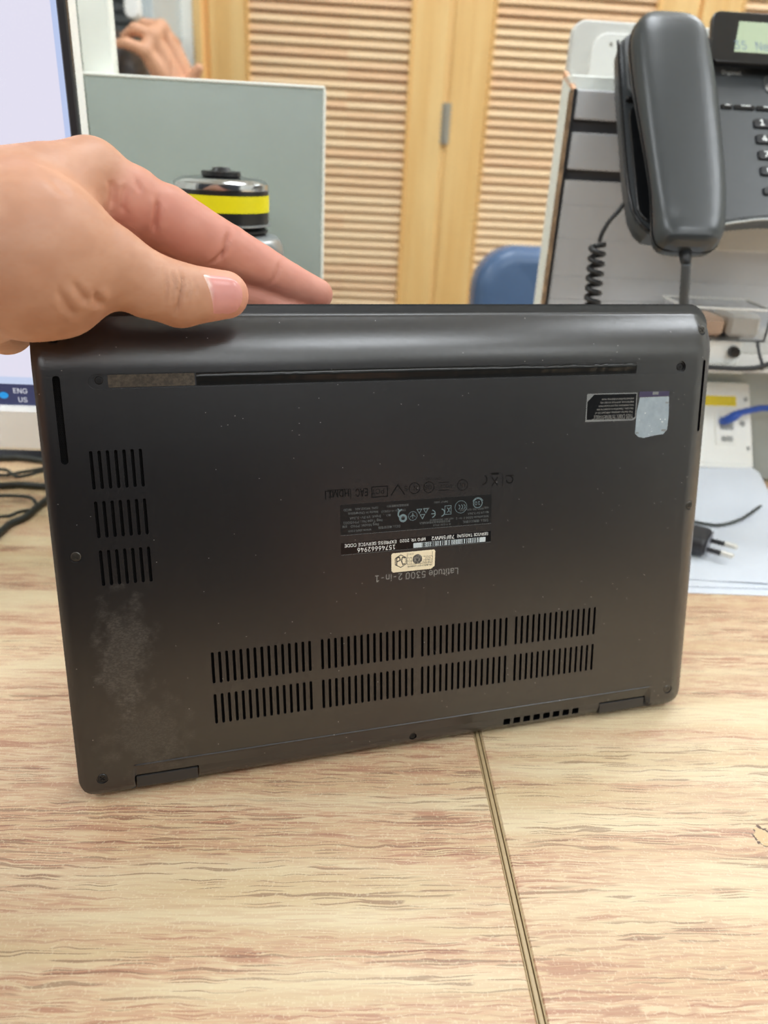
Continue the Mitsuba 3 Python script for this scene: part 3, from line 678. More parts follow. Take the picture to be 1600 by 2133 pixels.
part("header_band", sr, lw(prism([(111.7, 165.3), (128.1, 165.4), (128.3, 167.7), (111.9, 167.9)], 0, 0.12)), "sticker_purple", label="dark purple band at the sticker's top")
prints(sr, "tear", "label_edge", [box(119.0, 122.2, 166.2, 167.6, 0, .03), box(112.0, 127.6, 165.05, 165.3, 0, .03), box(126.6, 128.2, 161.8, 162.6, 0, .03), box(111.2, 112.8, 147.9, 148.5, 0, .03), box(125.4, 128.0, 148.4, 149.3, 0, .03)], 0.12)
prints(lap, "model_lettering", "print_grey", [fit_text("Latitude 5300 2-in-1", 3.2, 40.3, .04, 21.2, 89.1, True)], 0.0)
# faint dark approval marks
it = [fit_text("HDMI", 3.0, 9.0, .03, -30.5, 129.8, True, True), stroke([(-41, 126), (-41, 129.6), (-39, 129.6), (-39, 126)], .4, 0, .03), stroke([(-29.8, 125.6), (-29.8, 130.0), (-40.2, 130.0)], .3, 0, .03), fit_text("EAC", 3.4, 5.6, .03, -22.0, 129.8, True, True), stroke([(-20.2, 125.6), (-13.0, 125.6), (-13.0, 130.2), (-20.2, 130.2), (-20.2, 125.6)], .4, 0, .03), text("PCT", 2.2, .03, -14.6, 129.2, "l", True),
      stroke([(-11.4, 125.8), (-8.2, 130.4), (-5.0, 125.8)], .5, 0, .03), text("S", 2.2, .03, -3.6, 129.6, "l", True)]
for cx, s_ in ((-0.4, "N"), (6.4, "GS"), (22.6, "UL")): it += [ring2d(cx, 128.4, 2.3, 2.65, 0, .03), text(s_, 2.0, .03, cx + 1.3, 129.4, "l", True)]
it += [text("VCCI", 1.6, .03, 17.6, 129.2, "l", True), stroke([(11, 126.6), (16, 126.6)], .35, 0, .03), stroke([(11, 130.2), (16, 130.2)], .35, 0, .03), ring2d(32.4, 130.2, 1.9, 2.5, 0, .03, 16, -90, 60), stroke([(37, 127), (40, 131)], .5, 0, .03), stroke([(40, 127), (37, 131)], .5, 0, .03), box(36.6, 40.6, 132.2, 133.2, 0, .03), stroke([(42.5, 126.4), (42.5, 132.6)], .3, 0, .03), ring2d(46, 129.4, 1.3, 1.9, 0, .03, 14, -180, 90), stroke([(44, 131.4), (48.2, 131.4)], .5, 0, .03), fit_text("ICES-3(B)", .9, 8, .03, 12.5, 132.6, True)]
prints(lap, "approval_mark", "print_dark", it, 0.0)

# ------------------------------------------------------------------ the hand that holds the laptop
J = {
    "thumb_tip": (-0.0447, 0.3037, 0.9527, 0.009), "thumb_ip": (-0.0602, 0.2967, 0.9531, 0.0117), "thumb_mcp": (-0.0812, 0.2878, 0.9635, 0.0134), "thenar": (-0.1061, 0.2817, 0.967, 0.0255),
    "wr_a": (-0.1332, 0.2917, 0.9746, 0.022), "wr_b": (-0.1336, 0.2858, 0.9576, 0.0195), "hypo": (-0.1359, 0.32, 0.9336, 0.009), "mcp2": (-0.0964, 0.3229, 0.9918, 0.0112),
    "mcp3": (-0.1065, 0.3405, 0.9871, 0.011), "mcp4": (-0.1182, 0.3525, 0.9777, 0.0108), "mcp5": (-0.1303, 0.3591, 0.9631, 0.01), "i_pip": (-0.0481, 0.3394, 0.965, 0.0103),
    "i_dip": (-0.0354, 0.3425, 0.9584, 0.0092), "i_tip": (-0.0108, 0.3472, 0.9471, 0.0068), "m_pip": (-0.0644, 0.345, 0.9528, 0.0093), "m_dip": (-0.0359, 0.3447, 0.9446, 0.0084),
    "m_tip": (-0.0182, 0.3445, 0.9365, 0.0075), "r_pip": (-0.0709, 0.3428, 0.9398, 0.009), "r_dip": (-0.0482, 0.3395, 0.929, 0.008), "r_tip": (-0.0315, 0.3381, 0.9215, 0.0073),
    "p_pip": (-0.0999, 0.3395, 0.9269, 0.008), "p_dip": (-0.0784, 0.3321, 0.918, 0.0072), "p_tip": (-0.0636, 0.3276, 0.9123, 0.0064), "thumb_mid": (-0.0711, 0.292, 0.9573, 0.0119),
    "bulge": (-0.0955, 0.2785, 0.9505, 0.0084), "bulge2": (-0.0871, 0.2828, 0.9518, 0.004), "io": (-0.1132, 0.2995, 0.9797, 0.0175), "io2": (-0.105, 0.3092, 0.9863, 0.0143),
    "pad_a": (-0.0948, 0.3215, 0.9838, 0.012), "pad_b": (-0.0841, 0.3289, 0.9822, 0.0136), "i_prox": (-0.0718, 0.3339, 0.9771, 0.0128), "i_mid": (-0.0622, 0.336, 0.9715, 0.0121),
    "i_end": (-0.023, 0.3451, 0.952, 0.0082),
    "fore": (-0.1950, 0.2250, 0.9520, 0.0310), "elbow": (-0.3150, 0.1000, 0.8950, 0.0400),
    "sh_l": (-0.2300, -0.2600, 1.0500, 0.0600), "sh_r": (0.1700, -0.3000, 1.0400, 0.0600), "chest": (-0.0300, -0.3600, 0.9200, 0.1250), "belly": (-0.0300, -0.3800, 0.6600, 0.1400),
    "neck": (-0.0300, -0.3300, 1.1200, 0.0520), "head": (-0.0250, -0.3000, 1.2350, 0.0800), "chin": (-0.0200, -0.2450, 1.1700, 0.0320), "nose": (-0.0150, -0.2080, 1.2150, 0.0100),
    "hip_l": (-0.1300, -0.3800, 0.5400, 0.1000), "hip_r": (0.0800, -0.3800, 0.5400, 0.1000), "knee_l": (-0.1600, 0.0600, 0.5500, 0.0700), "knee_r": (0.1200, 0.0600, 0.5500, 0.0700),
    "foot_l": (-0.1600, 0.0200, 0.0700, 0.0450), "foot_r": (0.1200, 0.0200, 0.0700, 0.0450), "toe_l": (-0.1600, 0.1700, 0.0350, 0.0300), "toe_r": (0.1200, 0.1700, 0.0350, 0.0300),
    "el_r": (0.3000, -0.2000, 0.8050, 0.0400), "wr_r": (0.1700, -0.0300, 0.8000, 0.0270), "ha_r": (0.1300, 0.0100, 0.7700, 0.0200),
}
HAND = [(0.009,0.005,[("wr_a","wr_b"),("thenar","wr_b"),("thenar","wr_a"),("wr_a","io"),("io","io2"),("io2","mcp2"),("io","thenar"),("wr_b","hypo"),("wr_a","mcp3"),("wr_b","mcp4"),("hypo","mcp5"),("mcp2","mcp3"),("mcp3","mcp4"),("mcp4","mcp5"),("wr_a","fore"),("wr_b","fore"),("fore","elbow"),("elbow","sh_l")]),
 (0.0012,0.007,[("thenar","thumb_mcp"),("thumb_mcp","thumb_mid"),("thumb_mid","thumb_ip"),("thumb_ip","thumb_tip")]),
 (0.003,0.004,[("thenar","bulge")]),(0.002,0.002,[("bulge","bulge2")]),
 (0.003,0.004,[("mcp2","pad_a")]),(0.003,0.0035,[("mcp2","pad_b"),("mcp3","pad_b")]),
 (0.0006,0.0035,[("i_prox","i_mid"),("i_mid","i_pip"),("i_pip","i_dip"),("i_dip","i_end"),("i_end","i_tip")]),
 (0.0006,0.0022,[("mcp3","m_pip"),("m_pip","m_dip"),("m_dip","m_tip")]),
 (0.0006,0.0022,[("mcp4","r_pip"),("r_pip","r_dip"),("r_dip","r_tip")]),
 (0.0006,0.0022,[("mcp5","p_pip"),("p_pip","p_dip"),("p_dip","p_tip")])]
BODY = [(0.03, 0.02, [("sh_l", "chest"), ("sh_r", "chest"), ("sh_l", "sh_r"), ("chest", "belly"), ("neck", "chest"), ("belly", "hip_l"), ("belly", "hip_r")]), (0.02, 0.015, [("neck", "head"), ("head", "chin")]), (0.004, 0.008, [("head", "nose")]),
        (0.02, 0.02, [("hip_l", "knee_l"), ("knee_l", "foot_l"), ("foot_l", "toe_l")]), (0.02, 0.02, [("hip_r", "knee_r"), ("knee_r", "foot_r"), ("foot_r", "toe_r")]), (0.02, 0.02, [("sh_r", "el_r"), ("el_r", "wr_r"), ("wr_r", "ha_r")])]
ax = graded(-0.42, -0.165, 0.0, 0.37, 0.0009, 0.012)
ay = graded(-0.56, 0.25, 0.375, 0.39, 0.0009, 0.012)
az = graded(0.0, 0.895, 1.012, 1.34, 0.0009, 0.013)
hand = flesh(HAND + BODY, J, ax, ay, az)
trimesh.smoothing.filter_taubin(hand, lamb=0.5, nu=0.53, iterations=10)
# creases of the skin: (half width mm, depth mm, line over the surface)
CREASES = [
    (0.8, 0.60, [(-0.0586, 0.2907, 0.9641), (-0.0576, 0.288, 0.9617), (-0.0569, 0.2865, 0.9591), (-0.0576, 0.285, 0.9558), (-0.0585, 0.2846, 0.9523), (-0.0592, 0.2849, 0.9503), (-0.0599, 0.2856, 0.9482)]),
    (0.7, 0.3, [(-0.0562, 0.2903, 0.9626), (-0.0557, 0.2887, 0.961), (-0.0552, 0.2876, 0.9592), (-0.0548, 0.2869, 0.9575), (-0.0551, 0.286, 0.9554), (-0.0555, 0.2856, 0.9532), (-0.056, 0.2856, 0.9509)]),
    (0.7, 0.3, [(-0.0608, 0.2884, 0.9643), (-0.0602, 0.2864, 0.9622), (-0.0598, 0.2852, 0.96), (-0.0595, 0.2845, 0.9577), (-0.06, 0.284, 0.9552), (-0.0606, 0.2839, 0.9527), (-0.0613, 0.2845, 0.95)]),
    (0.6, 0.2, [(-0.054, 0.2909, 0.9616), (-0.0535, 0.2895, 0.96), (-0.0531, 0.2886, 0.9583), (-0.0527, 0.288, 0.9566), (-0.053, 0.2872, 0.9547), (-0.0534, 0.2869, 0.9528), (-0.0538, 0.2869, 0.9507)]),
    (0.8, 0.25, [(-0.0633, 0.2881, 0.9661), (-0.0627, 0.2858, 0.9639), (-0.0623, 0.2844, 0.9617), (-0.062, 0.2835, 0.9594), (-0.0623, 0.2828, 0.9567), (-0.0628, 0.2828, 0.9539), (-0.0634, 0.2835, 0.951)]),
    (1.1, 0.8, [(-0.0711, 0.3221, 0.9849), (-0.0714, 0.321, 0.9828), (-0.0718, 0.3204, 0.9807), (-0.0723, 0.3202, 0.9785), (-0.0728, 0.3204, 0.9761), (-0.0735, 0.3211, 0.9737), (-0.0743, 0.3225, 0.9711)]),
    (0.8, 0.55, [(-0.0458, 0.3329, 0.9736), (-0.0464, 0.3305, 0.9713), (-0.0471, 0.3291, 0.9688), (-0.0479, 0.3285, 0.9663), (-0.0487, 0.3285, 0.9645), (-0.0495, 0.3288, 0.9627), (-0.0504, 0.3296, 0.9608)]),
    (0.7, 0.4, [(-0.0466, 0.329, 0.967), (-0.0481, 0.3285, 0.9655), (-0.0497, 0.3283, 0.964), (-0.0514, 0.3286, 0.9624), (-0.0525, 0.329, 0.9615), (-0.0536, 0.3295, 0.9607), (-0.0549, 0.3304, 0.9597)]),
    (0.7, 0.35, [(-0.0255, 0.3404, 0.9624), (-0.026, 0.3377, 0.9607), (-0.0265, 0.3362, 0.9588), (-0.0272, 0.3354, 0.9568), (-0.0284, 0.335, 0.955), (-0.0296, 0.3352, 0.9531), (-0.0309, 0.3361, 0.9511)]),
    (1.8, 0.6, [(-0.0858, 0.3125, 0.9913), (-0.0856, 0.3124, 0.9898), (-0.0854, 0.3124, 0.9883), (-0.0852, 0.3124, 0.9868), (-0.0856, 0.3121, 0.9846), (-0.086, 0.3121, 0.9823), (-0.0866, 0.3125, 0.98)]),
    (2.2, 0.35, [(-0.0951, 0.2758, 0.9929), (-0.0935, 0.2742, 0.9918), (-0.0921, 0.2728, 0.9907), (-0.0907, 0.2717, 0.9895), (-0.0897, 0.2716, 0.9887), (-0.0886, 0.2716, 0.9879), (-0.0877, 0.2717, 0.9871)]),
    (1.2, 0.45, [(-0.0817, 0.3164, 0.9904), (-0.0819, 0.3154, 0.9881), (-0.0821, 0.3147, 0.9858), (-0.0825, 0.3143, 0.9835), (-0.0829, 0.3143, 0.9821), (-0.0832, 0.3144, 0.9806), (-0.0837, 0.3146, 0.9792)]),
    (1.0, 0.3, [(-0.0783, 0.3195, 0.9915), (-0.0779, 0.3185, 0.99), (-0.0776, 0.3178, 0.9884), (-0.0773, 0.3173, 0.9869)]),
    (1.2, 0.4, [(-0.087, 0.2602, 0.9626), (-0.0865, 0.261, 0.9611), (-0.0861, 0.262, 0.9596), (-0.0856, 0.263, 0.9581), (-0.0851, 0.2645, 0.9564), (-0.0847, 0.2662, 0.9547), (-0.0844, 0.2683, 0.9529)]),
    (1.2, 0.35, [(-0.091, 0.2577, 0.9606), (-0.0906, 0.2587, 0.9584), (-0.0902, 0.2599, 0.9562), (-0.09, 0.2614, 0.9539), (-0.0895, 0.2627, 0.9525), (-0.0891, 0.2643, 0.9511), (-0.0888, 0.2661, 0.9496)]),
    (1.4, 0.7, [(-0.0825, 0.267, 0.9579), (-0.0824, 0.2678, 0.9568), (-0.0824, 0.2687, 0.9557), (-0.0824, 0.2697, 0.9546), (-0.0822, 0.2707, 0.9539), (-0.082, 0.2717, 0.9532), (-0.0819, 0.2729, 0.9524)]),
]
from scipy.spatial import cKDTree
hv = np.array(hand.vertices); hn = np.array(hand.vertex_normals); near = np.where((hv[:, 0] > -0.165) & (hv[:, 1] > 0.24) & (hv[:, 2] > 0.90))[0]
cut_ = np.zeros(len(near))
for w_, d_, line in CREASES:
    c = spline(line, 80); dist, at = cKDTree(c).query(hv[near]); taper = np.clip(np.minimum(at, len(c) - 1 - at) / (0.22 * len(c)), 0.15, 1)
    cut_ += 2.1 * d_ * 0.001 * taper * (np.exp(-(dist / (w_ * 0.001)) ** 2) - 0.35 * np.exp(-((dist - 2.2 * w_ * 0.001) / (1.2 * w_ * 0.001)) ** 2))
hv[near] -= hn[near] * cut_[:, None]; hand.vertices = hv
P1 = thing("person", "person whose bare left hand grips the laptop's top left corner, thumb in front", "person")
solo(P1, hand, "skin_near", smooth=True)
# thumb nail: a curved plate laid on the thumb's surface
na = np.array(J["thumb_tip"][:3]) - np.array(J["thumb_ip"][:3]); na /= np.linalg.norm(na)
nc = np.array((-0.0434, 0.2945, 0.9552)); nn = np.array([0.10, -0.83, 0.55]); nn -= nn @ na * na; nn /= np.linalg.norm(nn); nb = np.cross(nn, na)
S_, T_ = np.linspace(-1, 1, 22), np.linspace(-1, 1, 20); gp = []
for s_ in S_:
    for t_ in T_:
        q_ = math.sqrt(max(0.0, 1 - abs(t_) ** 2.2 * 0.72)); x_ = s_ * (q_ if s_ > 0 else 0.84 + 0.22 * t_); y_ = t_ * (1 - 0.16 * max(0, s_) ** 2)
        gp.append(nc + na * (x_ * 0.0073 + 0.0002) + nb * y_ * 0.0066 + nn * 0.014)
gp = np.array(gp)
for _ in range(60): gp -= nn * 0.8 * np.clip(body_sd(gp, HAND[:2], J), -0.004, 0.004)[:, None] * (np.linalg.norm(gp - nc, axis=1) < 0.02)[:, None]
rim = np.array([min(1.0, 3.0 * min(1 - abs(s_), 1 - abs(t_)) + 0.0) for s_ in S_ for t_ in T_]); gp += nn * (-0.0001 + 0.00055 * rim[:, None] ** 0.5)
nf = [(i * 20 + j, i * 20 + j + 1, (i + 1) * 20 + j + 1, (i + 1) * 20 + j) for i in range(21) for j in range(19)]
bad = np.abs(body_sd(gp, HAND[:2], J)) > 0.0009
nf = [q_ for q_ in nf if not bad[list(q_)].any()]
nm_ = tm(gp, np.array([(a, b, c) for a, b, c, d in nf] + [(a, c, d) for a, b, c, d in nf])); nm_.remove_unreferenced_vertices()
if (nm_.face_normals.mean(0) @ nn) < 0: nm_.invert()
part("thumb_nail", P1, nm_, "nail", smooth=True, label="pink thumb nail with a pale base")
Jc = {n: (*v[:3], v[3] + 0.012) for n, v in J.items()}; Jc["sl_l"] = (-0.2680, -0.10, 0.978, 0.058); Jc["sl_r"] = (0.25, -0.235, 0.90, 0.055); Jc["waist"] = (-0.03, -0.38, 0.60, 0.148)
tee = flesh([(0.03, 0.02, [("sh_l", "chest"), ("sh_r", "chest"), ("sh_l", "sh_r"), ("chest", "waist")]), (0.02, 0.02, [("sh_l", "sl_l")]), (0.02, 0.02, [("sh_r", "sl_r")])], Jc, np.arange(-0.36, 0.34, 0.013), np.arange(-0.56, 0.0, 0.013), np.arange(0.42, 1.14, 0.013))
part("shirt", P1, tee, "shirt_dark", smooth=True, label="dark short-sleeved shirt")
trz = flesh([(0.03, 0.02, [("waist", "hip_l"), ("waist", "hip_r")]), (0.02, 0.02, [("hip_l", "knee_l"), ("knee_l", "foot_l")]), (0.02, 0.02, [("hip_r", "knee_r"), ("knee_r", "foot_r")])], {**Jc, "waist": (-0.03, -0.38, 0.58, 0.145)}, np.arange(-0.29, 0.25, 0.014), np.arange(-0.56, 0.17, 0.014), np.arange(0.0, 0.75, 0.014))
part("trousers", P1, trz, "trousers", smooth=True, label="dark trousers")
hr = trimesh.creation.icosphere(3, 0.092); hv = np.asarray(hr.vertices); hv = hv * (1 + 0.04 * (meshkit.noise(hv * 70)[:, None] - 0.5)); hv[:, 2] = np.where(hv[:, 1] > 0.0, np.maximum(hv[:, 2], 0.02 + 0.1 * hv[:, 1]), np.maximum(hv[:, 2], -0.05)); hr.vertices = hv + [-0.025, -0.312, 1.247]
part("hair", P1, hr, "hair", smooth=True, label="short dark hair")
k = thing("office_chair", "dark swivel chair under the person holding the laptop", "chair")
part("seat", k, place(slab(0.48, 0.46, 0.08, 0, 0.07, 0.03, 0, 0, 8, 6), (-0.03, -0.36, 0.34), (1, 0, 0), (0, 1, 0), (0, 0, 1)), "cap_black", smooth=40)
part("backrest", k, place(slab(0.44, 0.5, 0.08, 0, 0.06, 0.025, 0, 0, 8, 6), (-0.03, -0.66, 0.80), (1, 0, 0), (0, 0, 1), (0, -1, 0)), "cap_black", smooth=40)
part("back_bar", k, box(-0.055, -0.005, -0.64, -0.58, 0.35, 0.62, 0.006), "chair_frame")
part("column", k, place(lathe([(.0001, 0.03), (.028, 0.03), (.028, .34), (.0001, .34)], 20), (-0.03, -0.36, 0), (1, 0, 0), (0, 1, 0), (0, 0, 1)), "chair_frame", smooth=35)
part("foot", k, place(lathe([(.0001, 0), (.26, 0), (.26, .015), (.05, .04), (.0001, .04)], 32), (-0.03, -0.36, 0), (1, 0, 0), (0, 1, 0), (0, 0, 1)), "chair_frame", smooth=35)
k = thing("added_screen", "unseen dark blue-grey fabric screen added behind the person to darken the laptop reflection", "partition")  # unseen, added so the laptop cover reflects something dark
part("fabric_panel", k, box(-2.2, 2.2, -1.30, -1.26, 0.06, 1.45, 0.004), "screen_fabric")
part("frame", k, cat(box(-2.22, -2.2, -1.305, -1.255, 0, 1.47, 0.002), box(2.2, 2.22, -1.305, -1.255, 0, 1.47, 0.002), box(-2.2, 2.2, -1.305, -1.255, 1.45, 1.47, 0.002)), "desk_leg")


# ------------------------------------------------------------------ monitor at the left
k = thing("monitor", "desktop monitor with a bright pale screen and white lower bezel, behind the hand", "monitor")
mx0, mx1, mz0, mz1, my = -0.6785, -0.1485, 0.8510, 1.149, 0.47
def glow(name, m, col, f=1.0, parent=None, label=None):
    return part(name, parent or k, {**ply(m, "black_bezel"), "emitter": {"type": "area", "radiance": {"type": "rgb", "value": [SCREEN_RADIANCE * f * c for c in lin(*col)]}}}, None, label=label)
def panel(x0, x1, z0, z1, y):   # faces the camera side
    return tm([(x0, y, z0), (x1, y, z0), (x1, y, z1), (x0, y, z1)], [(0, 1, 2), (0, 2, 3)])
scr = glow("screen", panel(mx0, mx1, mz0, mz1, my + 0.0015), (238, 235, 253), label="lit pale lavender screen")
glow("window_edge", panel(-0.1520, mx1, 0.8690, mz1, my + 0.0013), (196, 212, 250), parent=scr)
glow("window_edge", panel(mx0, mx1, 0.8645, 0.8690, my + 0.0013), (206, 220, 250), parent=scr)
glow("taskbar", panel(mx0, mx1, mz0, 0.8645, my + 0.0012), (44, 54, 96), parent=scr, label="dark blue taskbar")
ts = cat(place(text("ENG", 0.0031, 0.0001, -0.2010, 0.8588), (0, my + 0.001, 0), (1, 0, 0), (0, 0, 1), (0, -1, 0)), place(text("US", 0.0031, 0.0001, -0.1987, 0.8532), (0, my + 0.001, 0), (1, 0, 0), (0, 0, 1), (0, -1, 0)))
glow("lettering", ts, (232, 234, 244), parent=scr)
cl = lathe([(0.0001, 0.0001), (0.0028, 0.0001), (0.0001, 0.0002)], 20); cl.vertices = np.asarray(cl.vertices) * [1, 0.75, 1]
glow("cloud_icon", place(cl, (-0.2072, my + 0.001, 0.8572), (1, 0, 0), (0, 0, 1), (0, -1, 0)), (10, 160, 240), parent=scr)
part("bezel", k, cat(box(mx1, mx1 + 0.0048, my - 0.001, my + 0.004, mz0 - 0.002, mz1 + 0.006, 0.0008), box(mx0 - 0.005, mx1 + 0.0048, my - 0.001, my + 0.004, mz1, mz1 + 0.006, 0.0008), box(mx0 - 0.005, mx0, my - 0.001, my + 0.03, mz0 - 0.002, mz1, 0.0008)), "black_bezel", label="thin black bezel")
part("lower_bezel", k, box(mx0 - 0.005, mx1 + 0.0048, my - 0.004, my + 0.03, 0.8222, 0.8510, 0.0025), "white_bezel", label="white lower bezel")
part("back_shell", k, cat(box(mx0 - 0.0045, mx1 + 0.0045, my + 0.004, my + 0.0185, 0.824, mz1 + 0.0055, 0.0012), box(mx0 + 0.01, mx1 - 0.012, my + 0.0185, my + 0.040, 0.83, mz1 - 0.01, 0.006)), "white_bezel")
part("neck", k, box(-0.445, -0.375, my + 0.04, my + 0.065, 0.75, 1.02, 0.006), "white_bezel")
part("foot", k, place(slab(0.24, 0.17, 0.02, 0, 0.012, 0.004), (-0.41, my + 0.06, 0.74), (1, 0, 0), (0, 1, 0), (0, 0, 1)), "white_bezel", smooth=40)

# cables on the desk under the monitor
CAB = [("thick black cable curving under the monitor's lower edge", .0026, [(-0.319, .6411), (-0.2985, .6500), (-0.2889, .6513), (-0.2843, .6527), (-0.270, .6500), (-0.235, .640)]),
       ("thin black cable rising towards the laptop, second from the back on the desk", .0014, [(-0.3037, .6047), (-0.2831, .6114), (-0.2759, .6130), (-0.2701, .6188), (-0.2572, .6274), (-0.2483, .637)]),
       ("thin black cable dipping and crossing the one behind it on the desk", .0014, [(-0.3089, .6169), (-0.2843, .6145), (-0.2751, .6110), (-0.2652, .6003), (-0.2568, .6040), (-0.2498, .6118), (-0.2407, .6264)]),
       ("thickest black cable lying straight across the desk under the monitor", .0027, [(-0.2962, .5876), (-0.2744, .5901), (-0.2584, .5932), (-0.2417, .5914), (-0.2255, .5926)]),
       ("thin black cable arching above the looped cable in front of the monitor", .0014, [(-0.286, .5631), (-0.2653, .5663), (-0.2469, .5666), (-0.2385, .5625), (-0.2345, .5590)]),
       ("black cable looping down to the desk's left, nearest the camera", .0025, [(-0.2262, .5952), (-0.2299, .5613), (-0.2316, .5504), (-0.2342, .5329), (-0.2404, .5218), (-0.242, .5083), (-0.247, .4729)]),
       ("short thin black cable branching from the nearest looping cable", .0013, [(-0.2648, .5215), (-0.2505, .5289), (-0.2443, .5309), (-0.2399, .5379), (-0.2366, .5484)])]
for i, (lb, r_, pts) in enumerate(CAB):
    k = thing("cable", lb, "cable", "black cables on the desk under the monitor")
    zz = [0.7402 + r_ + (0.003 if i in (2, 4, 6) and 1 <= j <= len(pts) - 2 else 0) + (0.0012 * i if i in (1, 2) else 0) for j in range(len(pts))]
    solo(k, tube(spline([(x, y, z) for (x, y), z in zip(pts, zz)], 48), r_, 10), "cable_green_black", smooth=True)

# ------------------------------------------------------------------ grey desk screen and white post behind the hand
k = thing("desk_screen", "plain grey laminate desk screen with a white top edge behind the hand", "partition")
part("panel", k, box(-0.1825, -0.0170, 0.62, 0.638, 0.74, 1.0428, 0.0006), "partition_grey", label="grey laminate panel")
part("top_trim", k, box(-0.1835, -0.0155, 0.6190, 0.639, 1.0428, 1.0449, 0.0006), "partition_white", label="white top edge")
part("side_trim", k, box(-0.0170, -0.0152, 0.6190, 0.639, 0.74, 1.0428, 0.0006), "partition_white", label="thin pale side edge")
k = thing("partition_post", "white partition post with a fine groove between the monitor and the grey screen", "post")
part("board", k, box(-0.1885, -0.1672, 0.640, 0.655, 0.7402, 1.42, 0.001), "partition_white")
part("edge_profile", k, box(-0.225, -0.1893, 0.640, 0.655, 0.7402, 1.42, 0.001), "partition_white")
part("groove", k, box(-0.1893, -0.1885, 0.642, 0.654, 0.7402, 1.42), "rib_dark")

# ------------------------------------------------------------------ bottle with the yellow band
k = thing("bottle", "silver bottle with chrome-topped black cap and yellow band before the grey screen", "bottle")
def turned(name, prof, m_, lab=None): return part(name, k, place(lathe([(max(r, 1e-4), z) for r, z in prof], 44), (-0.0789, 0.54, 0), (1, 0, 0), (0, 1, 0), (0, 0, 1)), m_, smooth=35, label=lab)
R = 0.0297
turned("cap_core", [(0, .9590), (R, .9590), (R, .9655), (R - .0005, .9656), (R - .0005, .9758), (R, .9759), (R, .9784), (0, .9784)], "cap_black", "black cap")
turned("yellow_band", [(R - .001, .9657), (R + .0004, .9658), (R + .0004, .9757), (R - .001, .9758)], "yellow_band", "bright yellow band")
turned("chrome_top", [(0, .9785), (R + .0002, .9785), (R + .0004, .9800), (R + .0002, .9822), (R - .0015, .9840), (R - .005, .9852), (0, .9854)], "chrome", "chrome top disc")
turned("button", [(0, .9854), (.0112, .9854), (.0124, .9862), (.0124, .9886), (.0118, .9889), (.0064, .9889), (.0050, .9910), (0, .9914)], "cap_black", "black knob")
turned("flange", [(0, .9570), (R - .001, .9570), (R + .0010, .9574), (R + .0010, .9584), (R - .001, .9590), (0, .9590)], "pewter", "silver flange")
turned("neck", [(0, .9520), (R - .0035, .9520), (R - .0005, .9533), (R - .0005, .9545), (R - .004, .9570), (0, .9570)], "cap_black")
turned("body", [(0, .741), (.036, .741), (.0392, .744), (.0395, .80), (.0395, .9380), (.0390, .9440), (.0372, .9485), (.034, .9510), (R - .003, .9520), (0, .9520)], "pewter", "silver bottle body")

# ------------------------------------------------------------------ slatted partition at the right
k = thing("slatted_partition", "grey slatted partition with two dark grooves and a layered white, brown and black edge, behind the phone", "partition")
PY = 0.655; PX = 0.1739; PXE = 1.25
for z0, z1, m_ in ((1.0352, 1.0555, "slat_grey"), (0.9999, 1.0263, "slat_grey"), (0.97415, 0.9922, "slat_grey"), (0.94865, 0.9740, "slat_grey"), (0.91915, 0.9485, "slat_grey"), (0.90045, 0.9190, "slat_grey"), (0.8520, 0.9003, "slat_grey")):
    part("slat", k, box(PX, PXE, PY, PY + 0.012, z0, z1, 0.0012 if z0 > 0.99 else 0.0002), m_)
for z0, z1 in ((1.0263, 1.0352), (0.9922, 0.9999)):
    part("groove", k, box(PX, PXE, PY + 0.006, PY + 0.012, z0, z1), "slat_groove", label="dark recessed groove")
part("core_board", k, box(0.1716, PXE, PY + 0.0125, 0.668, 0.742, 1.0540), "board_core")
part("edge_band", k, box(0.1714, PX, PY - 0.001, PY + 0.0125, 0.742, 1.0556, 0.0005), "edge_black", label="black edge band")
part("core_edge", k, box(0.1713, 0.1716, 0.6552, 0.6690, 0.742, 1.0535), "board_core", label="brown particle-board core edge")
part("back_board", k, box(0.1714, PXE, 0.669, 0.695, 0.742, 1.0660, 0.001), "partition_white", label="white back board")
tv = tm([(0.1714, 0.656, 1.0545), (0.1745, 0.656, 1.0545), (0.1745, 0.694, 1.0705), (0.1714, 0.694, 1.0705), (0.1714, 0.656, 1.0530), (0.1745, 0.656, 1.0530), (0.1745, 0.694, 1.0650), (0.1714, 0.694, 1.0650)], [(0, 1, 2), (0, 2, 3), (4, 6, 5), (4, 7, 6), (0, 4, 5), (0, 5, 1), (1, 5, 6), (1, 6, 2), (2, 6, 7), (2, 7, 3), (3, 7, 4), (3, 4, 0)])
part("veneer_lip", k, tv, "veneer_tan", label="tan veneer lip sloping over the top")
part("lower_board", k, box(PX, PXE, PY, PY + 0.012, 0.742, 0.8452, 0.001), "partition_lower", label="pale grey lower board")
part("rail", k, box(PX, PXE, PY - 0.004, PY, 0.8440, 0.8515, 0.0012), "slat_grey")
part("rail_clip", k, box(0.24, 0.353, PY - 0.012, PY - 0.004, 0.8450, 0.8525, 0.0015), "socket_white", label="white clip on the rail")
k = thing("equipment_panel", "pale grey rounded panel with a white inset, standing behind the slatted partition and phone", "panel")
part("case", k, place(slab(0.50, 0.40, 0.011, 0, 0.010, 0.002), (0.1888 + 0.25, 0.76, 1.1139 - 0.20), (1, 0, 0), (0, 0, 1), (0, -1, 0)), "housing_grey", smooth=40)
part("inset", k, place(slab(0.34, 0.20, 0.013, 0.010, 0.0125, 0.001), (0.2063 + 0.17, 0.76, 1.1052 - 0.10), (1, 0, 0), (0, 0, 1), (0, -1, 0)), "housing_white", smooth=40, label="white inset plate")
